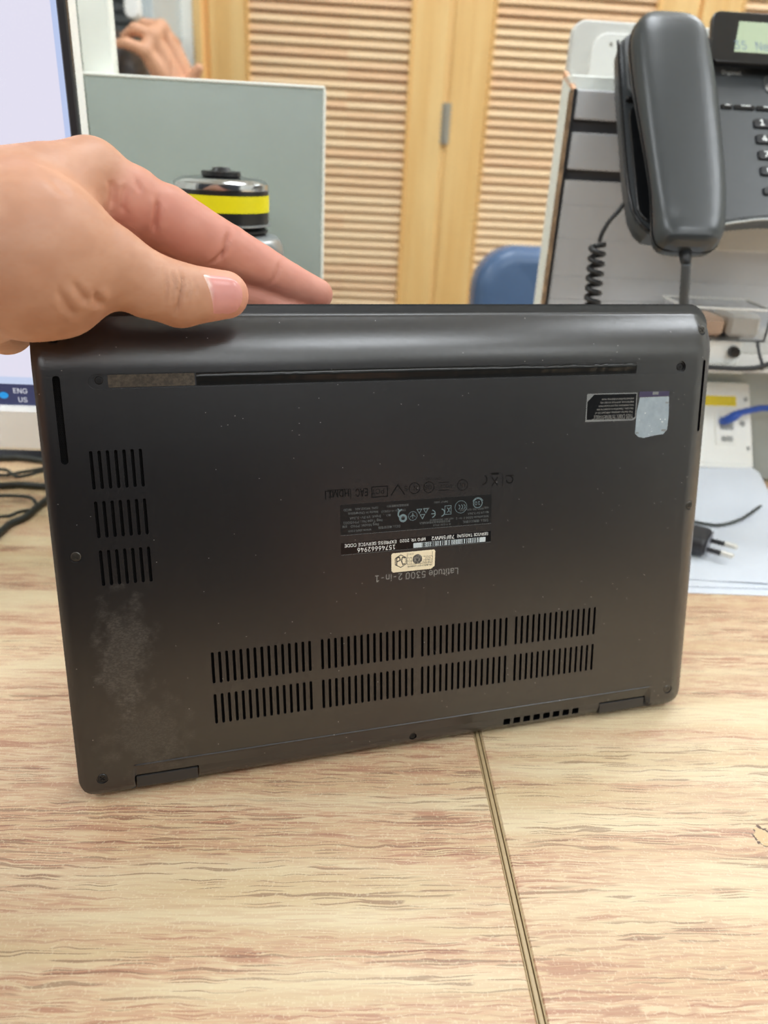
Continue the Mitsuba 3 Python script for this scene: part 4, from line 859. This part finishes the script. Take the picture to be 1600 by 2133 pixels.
part("screw", k, place(lathe([(.0001, .0125), (.0016, .0125), (.0013, .0133), (.0001, .0134)], 12), (0.222, 0.76, 1.097), (1, 0, 0), (0, 0, 1), (0, -1, 0)), "hinge_metal")
part("stand", k, box(0.22, 0.64, 0.76, 0.80, 0.0, 0.72, 0.004), "housing_grey")

# ------------------------------------------------------------------ telephone on its bracket: local millimetres, x right, y up the slope, z off the face
PO = np.array([0.1923, 0.64, 1.085]); PS = np.array([0, 0.648, 0.761]); PN = np.array([0, -0.761, 0.648]); PE = np.array([1.0, 0, 0])
def pw(m): return place(m, PO, PE, PS, PN, 0.001)
tel = thing("telephone", "black corded desk telephone mounted on the slatted partition, its handset hung on the left", "telephone")
out = [(2, -8), (0.2, -40), (-0.6, -110), (1.0, -138), (5, -150), (12, -157.5), (22, -158.8), (40, -154), (60, -148), (80, -143.5), (100, -140.6), (150, -138.5), (186, -140), (192, -134), (192, 4), (186, 10), (112, 11), (100, 2), (80, -6), (75.5, -3), (73.5, 11.4), (62, 11.8), (16, 9), (6, 4)]
def inset(pts, d):
    from shapely.geometry import Polygon
    g = Polygon(pts).buffer(-d); return np.array(g.exterior.coords)[:-1]
bm = cat(prism(inset(out, 5.0), -20, -8), prism(inset(out, 0.0), -8, -1.6), prism(inset(out, 0.7), -1.6, -0.5), prism(inset(out, 1.7), -0.5, 0.0))
part("body", tel, pw(bm), "phone_plastic", smooth=30, label="charcoal phone body")
lip = [(30, -157.2), (40, -154.4), (60, -148.4), (80, -143.9), (100, -141.0), (150, -138.9), (190, -140.2)]
part("bottom_lip", tel, pw(tube(spline([(x, y - 0.4, -1.2) for x, y in lip], 40), 0.9, 8)), "silver_lip", smooth=True, label="thin silver lower lip")
# cradle: two glossy rounded beds under the handset, a step between them
part("cradle", tel, pw(slab(57, 56, 10, -0.5, 3.2, 2.2, 34, -20.5)), "phone_plastic", smooth=40)
part("cradle", tel, pw(slab(58, 100, 14, -0.5, 1.6, 1.4, 34, -102)), "phone_gloss", smooth=40, label="glossy black lower cradle")
part("cradle_step", tel, pw(slab(50, 3.2, 1.4, -0.5, 3.8, 1.3, 29, -51)), "phone_gloss", smooth=40)
part("side_rim", tel, pw(tube(spline([(3, 2, -.4), (1.6, -40, -.4), (1.0, -110, -.4), (2.6, -138, -.4), (6.5, -149, -.4), (13, -156, -.4), (22, -157.2, -.4)], 40), 1.1, 8)), "phone_gloss", smooth=True, label="glossy rounded rim")
secs = [(4.0, 9, 15, 21, 31.2), (3.4, 14.5, 13.5, 24, 31.2), (1, 19.5, 11.5, 27, 31.2), (-3, 22.8, 9.5, 29, 31.3), (-9, 25.6, 6.5, 31, 31), (-20, 27.4, 4.8, 32, 30.7), (-55, 28.1, 5.5, 31.5, 31.5), (-100, 26.6, 10, 29.8, 32.2), (-138, 24.8, 11.5, 29.2, 32.2), (-157, 23.7, 8, 30, 31.2), (-168, 23.1, 5.5, 31, 30), (-174.5, 21.5, 5, 31, 29), (-179, 19.2, 6.5, 29.5, 28.3), (-182, 15.5, 9.5, 26.5, 27.8), (-183.5, 9.5, 13.5, 22.5, 27.6)]
fine = []
sv_ = np.array(secs, float); tt = np.linspace(0, len(secs) - 1, 70)
fine = np.stack([np.interp(tt, range(len(secs)), sv_[:, i]) for i in range(5)], 1)
for _ in range(2): fine[1:-1] = 0.25 * fine[:-2] + 0.5 * fine[1:-1] + 0.25 * fine[2:]
def hs_ring(y, hw, lo, hi, cx, part_):
    a = np.linspace(0, 2 * np.pi, 40, endpoint=False); c, s = np.cos(a), np.sin(a)
    e = 0.55; x = cx + hw * np.sign(c) * np.abs(c) ** e; mid = lo + (hi - lo) * 0.42
    z = np.where(s > 0, mid + (hi - mid) * np.abs(s) ** 0.75, mid - (mid - lo) * np.abs(s) ** 0.6)
    return np.c_[x, np.full(40, y), z]
hsm = rings([hs_ring(*q_, 0) for q_ in fine]); hsm.fix_normals()
hsk = part("handset", tel, pw(hsm), "handset_plastic", smooth=60, label="matte charcoal handset")
gap = [hs_ring(y, hw * 1.004 + 0.12, 0, 0, cx, 0) for y, hw, lo, hi, cx in fine]
# dark seam running round the handset between its two shells
gl = [(q_[4] - q_[1] - 0.05, q_[0], q_[2] + (q_[3] - q_[2]) * 0.42) for q_ in fine[4:-1]] + [(q_[4] + q_[1] + 0.05, q_[0], q_[2] + (q_[3] - q_[2]) * 0.42) for q_ in fine[4:-1][::-1]]
part("seam", hsk, pw(tube(np.array(gl), 0.55, 6)), "vent_black", smooth=True, label="dark seam around the handset")
part("cord_boot", hsk, pw(tube([(27.6, -183, 16), (27.7, -188, 15.6), (27.8, -191.5, 15.2)], [4.2, 3.6, 2.8], 12)), "cord_black", smooth=True)
# display
dsp = slab(122, 46, 6.5, 7.5, 12, 1.2, 131, -0.6); dsp.vertices = np.asarray(dsp.vertices) + np.c_[(np.asarray(dsp.vertices)[:, 1] - 22) * 0.16, np.zeros(len(dsp.vertices)), np.zeros(len(dsp.vertices))]
dk = part("display_frame", tel, pw(dsp), "phone_gloss", smooth=40, label="glossy black display frame")
sc = box(88.5, 176, -14.5, 13.2, 12.0, 12.25); sc.vertices = np.asarray(sc.vertices) + np.c_[(np.asarray(sc.vertices)[:, 1] - 13) * 0.26, np.zeros(len(sc.vertices)), np.zeros(len(sc.vertices))]
part("stem", dk, pw(box(110, 180, -14, 8, -2, 7.5)), "phone_plastic")
sck = part("screen", dk, pw(sc), "lcd_green", label="pale green display")
part("lettering", tel, pw(cat(fit_text("35", 7.6, 9.0, 0.06, 82.2, -12.2), fit_text("New", 7.6, 15.5, 0.06, 98.0, -12.2)).apply_translation((0, 0, 12.25))), "lcd_ink", label="blue-grey digits on the display")
part("brand_lettering", tel, pw(fit_text("Gigaset", 3.2, 14.6, 0.08, 77.6, -22.0, False, True).apply_translation((0, 0, 0.02))), "print_white", label="small white lettering")
for x0, w_ in ((73.6, 8.2), (82.8, 15.6), (99.4, 15.6), (116, 15.6)):
    fk = part("function_key", tel, pw(slab(w_, 3.4, 0.9, -0.2, 1.3, 0.5, x0 + w_ / 2, -51.2)), "phone_gloss", smooth=40, label="slim glossy function key")
    part("mark", fk, pw(box(x0 + w_ * 0.35, x0 + w_ * 0.8, -50.6, -49.9, 1.3, 1.36)), "print_white")
nk = part("navigation_key", tel, pw(slab(24, 16, 5, -0.2, 1.6, 0.9, 120.2, -29.5)), "phone_chrome", smooth=40, label="chrome-rimmed navigation key")
part("center_key", nk, pw(slab(18, 10.5, 3, 1.5, 2.0, 0.4, 120.2, -29.5)), "phone_key", smooth=40)
keys = [["1", "", ""], ["4", "", ""], ["7", "", ""], ["*", "", ""]]
for r_, row in enumerate(keys):
    for c, ch in enumerate(row):
        x, y = 103.4 + c * 19, -64.3 - r_ * 13.25
        kk = part("key", tel, pw(slab(14.8, 7.4, 1.6, -0.4, 1.6, 0.7, x, y)), "phone_key", smooth=40, label=f"charcoal key marked {ch}" if ch else None)
        if ch: part("lettering", kk, pw(text(ch, 4.6 if ch != "*" else 7.5, 0.08, x - 3.2, y - (2.2 if ch != "*" else 5.2), "l", False, True).apply_translation((0, 0, 1.6))), "print_white")
for c in range(3):
    part("key", tel, pw(slab(14.8, 6.0, 1.6, -0.4, 1.6, 0.7, 103.4 + c * 19, -120.5)), "phone_key", smooth=40)
part("mount", tel, box(0.2535, 0.40, 0.6365, 0.6545, 0.9462, 1.004, 0.001), "slat_light", label="light grey wall mount plate")
part("mount_arm", tel, cat(box(0.26, 0.29, 0.585, 0.6365, 0.975, 0.99, 0.002), box(0.35, 0.38, 0.585, 0.6365, 0.975, 0.99, 0.002)), "slat_light")
# cords
ln = spline([(0.1974, 0.57, 0.9842), (0.1925, 0.57, 0.976), (0.1872, 0.57, 0.9690), (0.1835, 0.57, 0.961), (0.1822, 0.57, 0.9545)], 24)
n_ = 620; t_ = np.linspace(0, 1, n_); ctr = np.stack([0.1815 + 0.003 * np.sin(t_ * 2.4) + 0.012 * t_ ** 2, 0.57 - 0.012 * t_, 0.953 - 0.195 * t_], 1)
ang = t_ * 2 * np.pi * 29; hx = ctr + 0.0047 * np.stack([np.cos(ang), np.sin(ang), 0 * ang], 1)
part("coiled_cord", tel, cat(tube(ln, 0.0016, 8), tube(hx, 0.0019, 7)), "cord_black", smooth=True, label="black coiled handset cord")
hc = spline([(0.2200, 0.5044, 0.9500), (0.2222, 0.505, 0.938), (0.2250, 0.507, 0.925), (0.2290, 0.508, 0.912), (0.2360, 0.512, 0.87), (0.2400, 0.535, 0.79), (0.240, 0.562, 0.7495)], 60)
hcm = tube(hc, 0.0031, 12)
part("flat_cord", tel, hcm, "cord_grey", smooth=True, label="thick grey-black cord hanging from the handset")

# ------------------------------------------------------------------ small things by the partition
SO = np.array([0.3605, 0.645, 0.837]); SN = np.array([0, -0.842, 0.539]); SU = np.array([0, 0.539, 0.842])
def sw(m): return place(m, SO, (1, 0, 0), SU, SN, 0.001)
k = thing("network_socket", "white network socket box with a yellow sticker, tilted on the desk at the partition's foot", "socket")
part("box", k, sw(slab(132, 76.3, 3.5, -24, -1.2, 1.0, -65.5, -38)), "socket_white", smooth=40)
pl = part("face_plate", k, sw(slab(126, 70, 3.0, -1.2, 0, 0.8, -65.5, -38)), "socket_white", smooth=40, label="raised white face plate")
part("yellow_sticker", k, sw(box(-58, -13.2, -21.6, -12.8, 0, 0.2)), "yellow_tape", label="yellow sticker")
jm = part("jack_frame", k, sw(slab(20, 27, 1.5, 0, 1.6, 0.5, -23.5, -43)), "socket_white", smooth=40)
part("port", jm, sw(box(-29.5, -17.5, -43.5, -32.0, 1.55, 1.75)), "jack_grey", label="grey port opening")
part("tab", jm, sw(slab(10, 4.5, 0.6, 1.55, 2.4, 0.4, -23.5, -51.5)), "jack_grey", smooth=40)
for x, y in ((-4.4, -15.2), (-4.0, -59.0)):
    part("screw", k, sw(lathe([(.01, 0), (1.9, 0), (1.5, .7), (.01, .8)], 14).apply_translation((x, y, 0))), "jack_grey", smooth=30)
part("stud", k, sw(lathe([(.01, 0), (2.6, 0), (2.3, 0.8), (1.2, 0.5), (.01, 0.5)], 16).apply_translation((-8.4, -37, 0))), "jack_grey", smooth=30)
k = thing("ethernet_cable", "blue network cable plugged into the white socket box", "cable")
part("plug_boot", k, tube(spline([(0.3345, 0.630, 0.8065), (0.3330, 0.6200, 0.8095), (0.3370, 0.6165, 0.8140), (0.3420, 0.6175, 0.8168), (0.3470, 0.619, 0.8185)], 24), np.interp(np.linspace(0, 1, 24), [0, .25, .6, .85, 1], [.0024, .0034, .0042, .003, .0022]), 12), "cable_blue", smooth=True)
part("wire", k, tube(spline([(0.3455, 0.6187, 0.8181), (0.3582, 0.6204, 0.8208), (0.3689, 0.6211, 0.8219), (0.42, 0.622, 0.823), (0.52, 0.625, 0.80), (0.6, 0.63, 0.745)], 40), 0.0026, 10), "cable_blue", smooth=True)
k = thing("plastic_tray", "clear plastic tray with pale contents on the ledge beside the laptop's top right corner", "tray")
tr = [box(0.262, 0.331, 0.585, 0.5865, 0.885, 0.9095, 0.0005), box(0.262, 0.331, 0.6285, 0.63, 0.885, 0.9095, 0.0005), box(0.3295, 0.331, 0.5865, 0.6285, 0.885, 0.9095, 0.0005), box(0.262, 0.2635, 0.5865, 0.6285, 0.885, 0.9095, 0.0005), box(0.2635, 0.3295, 0.5865, 0.6285, 0.885, 0.8865)]
part("wall", k, cat(*tr), "clear_glass")
part("rim", k, tube(np.array([(0.2615, 0.5845, 0.9098), (0.3315, 0.5845, 0.9098), (0.3315, 0.6305, 0.9098), (0.2615, 0.6305, 0.9098), (0.2615, 0.5845, 0.9098)]), 0.0009, 6), "housing_white", label="white rim")
part("contents", k, cat(box(0.302, 0.328, 0.592, 0.624, 0.8866, 0.9045, 0.003)), "slat_light", label="pale grey block in the tray")
part("contents", k, cat(box(0.268, 0.2995, 0.592, 0.624, 0.8866, 0.9015, 0.003)), "tray_tan", label="pale tan block in the tray")
k = thing("ledge", "pale grey narrow ledge on the slatted partition under the plastic tray", "shelf")
part("board", k, box(0.255, 0.52, 0.583, 0.6545, 0.8615, 0.8655, 0.0008), "slat_light")
part("riser", k, box(0.321, 0.52, 0.632, 0.6545, 0.8655, 0.8845, 0.0008), "slat_light")
k = thing("adapter_box", "small white box with a round black knob under the plastic tray", "box")
part("case", k, box(0.268, 0.3165, 0.590, 0.628, 0.8656, 0.8846, 0.0015), "housing_white")
part("knob", k, place(lathe([(.0001, 0), (.0044, 0), (.0044, .004), (.0036, .006), (.0001, .0062)], 20), (0.3093, 0.590, 0.8762), (1, 0, 0), (0, 0, 1), (0, -1, 0)), "cap_black", smooth=35, label="round black knob")
k = thing("cable", "black cable running along the ledge and bending up to the right under the tray", "cable")
solo(k, tube(spline([(0.255, 0.581, 0.866), (0.300, 0.5805, 0.8650), (0.318, 0.5805, 0.8652), (0.330, 0.581, 0.8670), (0.344, 0.583, 0.8735), (0.37, 0.60, 0.8905)], 40), 0.0020, 10), "cord_black", smooth=True)
k = thing("cable", "grey upright cable beside the white box under the tray", "cable")
solo(k, tube(spline([(0.3262, 0.588, 0.8850), (0.3285, 0.585, 0.8765), (0.3320, 0.5835, 0.8690), (0.3325, 0.582, 0.8640)], 24), 0.0013, 8), "cord_grey", smooth=True)

# paper
k = thing("paper_sheet", "upper white paper sheet, its far corner curling up against the socket box", "paper")
gx = np.linspace(0.17, 0.41, 25); gy = np.linspace(0.4615, 0.616, 32); V = []
for y in gy:
    for x in gx:
        r_ = np.clip((x - 0.352) / 0.03, 0, 1); c = np.clip(y - 0.552, 0, None)
        z = 0.7422 + 8.2 * c * c * (1 - r_ * r_ * (3 - 2 * r_)) * 0.95 + 0.0006 * math.sin(x * 40 + y * 25) ** 2
        V.append((x + 0.04 * (y - 0.46), y - 0.085 * (x - 0.25) - 0.012 * np.clip((x - 0.352) / 0.03, 0, 1), z))
V = np.array(V); F_ = [(i * 25 + j, i * 25 + j + 1, (i + 1) * 25 + j + 1, (i + 1) * 25 + j) for i in range(31) for j in range(24)]
def sheet(V, F_, th):
    F_ = np.array(F_); n = len(V); t = np.vstack([F_[:, [0, 1, 2]], F_[:, [0, 2, 3]]])
    m = tm(V, t); e = m.edges[trimesh.grouping.group_rows(m.edges_sorted, require_count=1)]
    b = V - [0, 0, th]; side = np.vstack([np.c_[e[:, 1], e[:, 0], e[:, 0] + n], np.c_[e[:, 1], e[:, 0] + n, e[:, 1] + n]])
    return tm(np.vstack([V, b]), np.vstack([t, t[:, ::-1] + n, side]))
solo(k, sheet(V, F_, 0.00025), "paper", smooth=True)
k = thing("paper_sheet", "lower white paper sheet showing along the near edge, flat on the desk", "paper")
V2 = np.array([(0.15, 0.4485), (0.36, 0.4415), (0.372, 0.60), (0.16, 0.60)])
solo(k, prism(V2, 0.7402, 0.7406), "paper")
k = thing("paper_sheet", "middle white paper sheet between the other two beside the laptop", "paper")
V2 = np.array([(0.155, 0.4545), (0.37, 0.4505), (0.378, 0.595), (0.165, 0.595)])
solo(k, prism(V2, 0.7408, 0.7416), "paper")
k = thing("power_plug", "black two-pin power plug lying on the paper beside the laptop", "plug")
dA = np.array([0.0135, -0.0094, 0.0]); dA /= np.linalg.norm(dA); dB = np.array([-dA[1], dA[0], 0]); up = np.array([0, 0, 1.0])
part("body", k, place(slab(0.031, 0.014, 0.006, -0.05, 0.0, 0.004), (0.2800, 0.5005, 0.7516), dB, up, dA), "plug_black", smooth=40)
part("face", k, place(slab(0.028, 0.012, 0.005, 0, 0.0006, 0.0003), (0.2800, 0.5005, 0.7516), dB, up, dA), "plug_face", smooth=40)
for off, z in ((0.0045, 0.752), (-0.0085, 0.7500)):
    o_ = np.array([0.2800, 0.5005, z]) + dB * off
    pin = part("pin", k, place(lathe([(.0001, 0), (.0018, 0), (.0018, .0105), (.0001, .0105)], 12), o_, dB, up, dA), "plug_black", smooth=35, label="pin with a black insulated base")
    part("tip", pin, place(lathe([(.0001, .0104), (.0021, .0105), (.0021, .0185), (.0012, .0196), (.0001, .0198)], 12), o_, dB, up, dA), "pin_steel", smooth=35, label="bright metal pin tip")
k = thing("cable", "thin black cable curving across the white paper", "cable")
solo(k, tube(spline([(0.22, 0.554, 0.7447), (0.2829, .553, .7447), (0.2988, .5485, .7446), (0.312, .5470, .7446), (0.3326, .5555, .7462), (0.3575, .5745, .7495), (0.3735, .5890, .7495), (0.388, .604, .7490), (0.4229, .6397, .7425)], 60), 0.0012, 8), "cable_green_black", smooth=True)

# ------------------------------------------------------------------ blue chair behind
k = thing("office_chair", "blue padded chair with a rounded backrest in front of the louvred doors", "chair")
bk = slab(0.44, 0.40, 0.07, 0, 0.07, 0.03, 0, 0, 8, 6)
bp = np.asarray(bk.vertices); bk.vertices = np.c_[bp[:, 0], bp[:, 1], bp[:, 2] - 0.35 * (bp[:, 0] / 0.22) ** 2 * -0.06]
part("backrest", k, place(bk, (0.4375, 1.345, 0.673), (1, 0, 0), (0, 0.10, 0.995), (0, -0.995, 0.10)), "chair_blue", smooth=40, label="blue padded backrest")
part("seat", k, place(slab(0.46, 0.46, 0.07, 0, 0.08, 0.03, 0, 0, 8, 6), (0.4375, 1.08, 0.40), (1, 0, 0), (0, 1, 0), (0, 0, 1)), "chair_blue", smooth=40, label="blue padded seat")
part("back_bar", k, box(0.41, 0.465, 1.345, 1.365, 0.36, 0.62, 0.006), "chair_frame")
part("under_plate", k, box(0.34, 0.535, 1.0, 1.36, 0.37, 0.40, 0.006), "chair_frame")
part("column", k, place(lathe([(.0001, 0.09), (.028, 0.09), (.028, .37), (.0001, .37)], 20), (0.4375, 1.08, 0), (1, 0, 0), (0, 1, 0), (0, 0, 1)), "chair_frame", smooth=35)
for i in range(5):
    a = math.radians(18 + 72 * i); d = np.array([math.cos(a), math.sin(a), 0])
    part("leg", k, tube([np.array([0.4375, 1.08, 0.105]) + d * 0.02, np.array([0.4375, 1.08, 0.085]) + d * 0.28], [0.02, 0.013], 10), "chair_frame", smooth=True)
    part("caster", k, place(lathe([(.0001, -.012), (.026, -.012), (.028, 0), (.026, .012), (.0001, .012)], 18), np.array([0.4375, 1.08, 0.028]) + d * 0.27, d, (0, 0, 1), np.cross(d, (0, 0, 1))), "cap_black", smooth=35)

# ------------------------------------------------------------------ the person behind the screen, hand at the head
K = {"w1": (-0.2671, 1.42, 1.0594, 0.023), "w2": (-0.2498, 1.44, 1.0613, 0.021), "mca": (-0.3105, 1.38, 1.1262, 0.0098), "mcb": (-0.2997, 1.395, 1.1492, 0.0102), "mcc": (-0.2907, 1.415, 1.1623, 0.0100), "mcd": (-0.2798, 1.45, 1.1441, 0.0100),
     "a1": (-0.3346, 1.37, 1.1339, 0.0082), "a2": (-0.3513, 1.385, 1.1346, 0.0064), "b1": (-0.3244, 1.385, 1.1549, 0.0085), "b2": (-0.3473, 1.41, 1.1464, 0.0065), "c1": (-0.3165, 1.42, 1.1659, 0.008), "c2": (-0.3387, 1.43, 1.1582, 0.0065), "d1": (-0.3048, 1.46, 1.1637, 0.008), "d2": (-0.3304, 1.47, 1.1568, 0.0065),
     "th0": (-0.2564, 1.41, 1.0799, 0.012), "th1": (-0.2334, 1.40, 1.1085, 0.0078), "elbow": (-0.22, 1.34, 0.84, 0.042), "sh_r": (-0.30, 1.56, 0.98, 0.062), "sh_l": (-0.60, 1.62, 0.97, 0.062), "neck": (-0.44, 1.58, 1.03, 0.052), "head": (-0.4321, 1.52, 1.0897, 0.078), "brow": (-0.425, 1.455, 1.06, 0.064), "chin": (-0.43, 1.46, 0.985, 0.030), "nose": (-0.425, 1.392, 1.018, 0.010),
     "chest": (-0.45, 1.62, 0.86, 0.125), "belly": (-0.45, 1.66, 0.62, 0.135), "hip_r": (-0.36, 1.66, 0.50, 0.10), "hip_l": (-0.55, 1.66, 0.50, 0.10), "knee_r": (-0.34, 1.22, 0.50, 0.070), "knee_l": (-0.58, 1.22, 0.50, 0.070), "foot_r": (-0.34, 1.24, 0.06, 0.045), "foot_l": (-0.58, 1.24, 0.06, 0.045), "toe_r": (-0.34, 1.08, 0.035, 0.03), "toe_l": (-0.58, 1.08, 0.035, 0.03), "el_l": (-0.68, 1.46, 0.74, 0.042), "wr_l": (-0.56, 1.22, 0.735, 0.028), "ha_l": (-0.50, 1.14, 0.73, 0.022)}
PB = [(0.03, 0.02, [("chest", "belly"), ("sh_r", "chest"), ("sh_l", "chest"), ("sh_r", "sh_l"), ("neck", "chest"), ("belly", "hip_r"), ("belly", "hip_l")]),
      (0.02, 0.02, [("neck", "head"), ("head", "brow"), ("brow", "chin")]), (0.004, 0.006, [("brow", "nose")]),
      (0.02, 0.02, [("hip_r", "knee_r"), ("knee_r", "foot_r"), ("foot_r", "toe_r")]), (0.02, 0.02, [("hip_l", "knee_l"), ("knee_l", "foot_l"), ("foot_l", "toe_l")]),
      (0.02, 0.02, [("sh_l", "el_l"), ("el_l", "wr_l"), ("wr_l", "ha_l")]), (0.02, 0.02, [("sh_r", "elbow"), ("elbow", "w1")]),
      (0.005, 0.004, [("w1", "w2"), ("w1", "mca"), ("w1", "mcb"), ("w2", "mcc"), ("w2", "mcd"), ("mca", "mcb"), ("mcb", "mcc"), ("mcc", "mcd")]),
      (0.002, 0.003, [("mca", "a1"), ("a1", "a2")]), (0.002, 0.0015, [("mcb", "b1"), ("b1", "b2")]), (0.002, 0.0015, [("mcc", "c1"), ("c1", "c2")]), (0.002, 0.0015, [("mcd", "d1"), ("d1", "d2")]), (0.003, 0.004, [("w2", "th0"), ("th0", "th1")])]
bx_ = graded(-0.80, -0.365, -0.215, -0.10, 0.0026, 0.012)
by_ = graded(1.02, 1.36, 1.49, 1.84, 0.0026, 0.012)
bz_ = graded(0.0, 1.03, 1.185, 1.20, 0.0026, 0.012)
fig = flesh(PB, K, bx_, by_, bz_)
trimesh.smoothing.filter_taubin(fig, lamb=0.5, nu=0.53, iterations=3)
P2 = thing("person", "person behind the grey screen with a bare hand raised against dark hair", "person")
solo(P2, fig, "skin_far", smooth=True)
def shell(names, grow, zcut=None, ext=()):
    """clothing that follows the body: the same bones, a little thicker"""
    Kc = {n: (*K[n][:3], K[n][3] + grow) for n in K}
    return Kc
Kc = shell(None, 0.010)
shirt = flesh([(0.03, 0.02, [("chest", "belly"), ("belly", "hem"), ("sh_r", "chest"), ("sh_l", "chest"), ("sh_r", "sh_l")]), (0.02, 0.02, [("sh_r", "elbow")]), (0.02, 0.02, [("sh_l", "el_l")])], {**Kc, "hem": (-0.45, 1.66, 0.55, 0.152)}, np.arange(-0.82, -0.09, 0.014), np.arange(1.26, 1.86, 0.014), np.arange(0.42, 1.07, 0.014))
part("shirt", P2, shirt, "shirt_blue", smooth=True, label="grey-blue shirt")
trs = flesh([(0.03, 0.02, [("belly", "hip_r"), ("belly", "hip_l")]), (0.02, 0.02, [("hip_r", "knee_r"), ("knee_r", "foot_r")]), (0.02, 0.02, [("hip_l", "knee_l"), ("knee_l", "foot_l")])], {**Kc, "belly": (-0.45, 1.66, 0.56, 0.140)}, np.arange(-0.80, -0.14, 0.016), np.arange(1.06, 1.86, 0.016), np.arange(0.0, 0.76, 0.016))
part("trousers", P2, trs, "trousers", smooth=True, label="dark trousers")
hr = trimesh.creation.icosphere(4, 0.094); hv = np.asarray(hr.vertices)
hv = hv * [1.0, 1.08, 0.98] * (1 + 0.05 * (meshkit.fbm(hv * 60, 3)[:, None] - 0.5) * 2); hv[:, 2] = np.maximum(hv[:, 2], -0.075 + 0.02 * meshkit.noise(hv * 50)); hr.vertices = hv + [-0.4321, 1.505, 1.0860]
part("hair", P2, hr, "hair", smooth=True, label="short dark hair")
for sx in (-1, 1):
    ey = trimesh.creation.icosphere(2, 0.0105); ey.apply_translation((-0.425 + sx * 0.029, 1.4065, 1.046))
    e_ = part("eye", P2, ey, "socket_white", smooth=True, label="eye")
    pu = trimesh.creation.icosphere(2, 0.0048); pu.apply_translation((-0.425 + sx * 0.029, 1.3985, 1.0445)); part("iris", e_, pu, "hair", smooth=True)
    br_ = trimesh.creation.icosphere(2, 1.0); br_.vertices = np.asarray(br_.vertices) * [0.015, 0.005, 0.0032] + [-0.425 + sx * 0.029, 1.3995, 1.0635]; part("eyebrow", P2, br_, "hair", smooth=True)
mo = trimesh.creation.icosphere(2, 1.0); mo.vertices = np.asarray(mo.vertices) * [0.019, 0.006, 0.0055] + [-0.428, 1.4345, 0.9905]
part("mouth", P2, mo, "lip", smooth=True)
k = thing("stool", "dark round stool under the seated person", "stool")
part("seat", k, place(lathe([(.0001, .335), (.18, .335), (.19, .345), (.19, .365), (.17, .375), (.0001, .375)], 32), (-0.455, 1.66, 0), (1, 0, 0), (0, 1, 0), (0, 0, 1)), "cap_black", smooth=35)
part("column", k, place(lathe([(.0001, 0.02), (.026, .02), (.026, .336), (.0001, .336)], 20), (-0.455, 1.66, 0), (1, 0, 0), (0, 1, 0), (0, 0, 1)), "chair_frame", smooth=35)
part("foot", k, place(lathe([(.0001, 0), (.20, 0), (.20, .012), (.05, .024), (.0001, .024)], 32), (-0.455, 1.66, 0), (1, 0, 0), (0, 1, 0), (0, 0, 1)), "chair_frame", smooth=35)
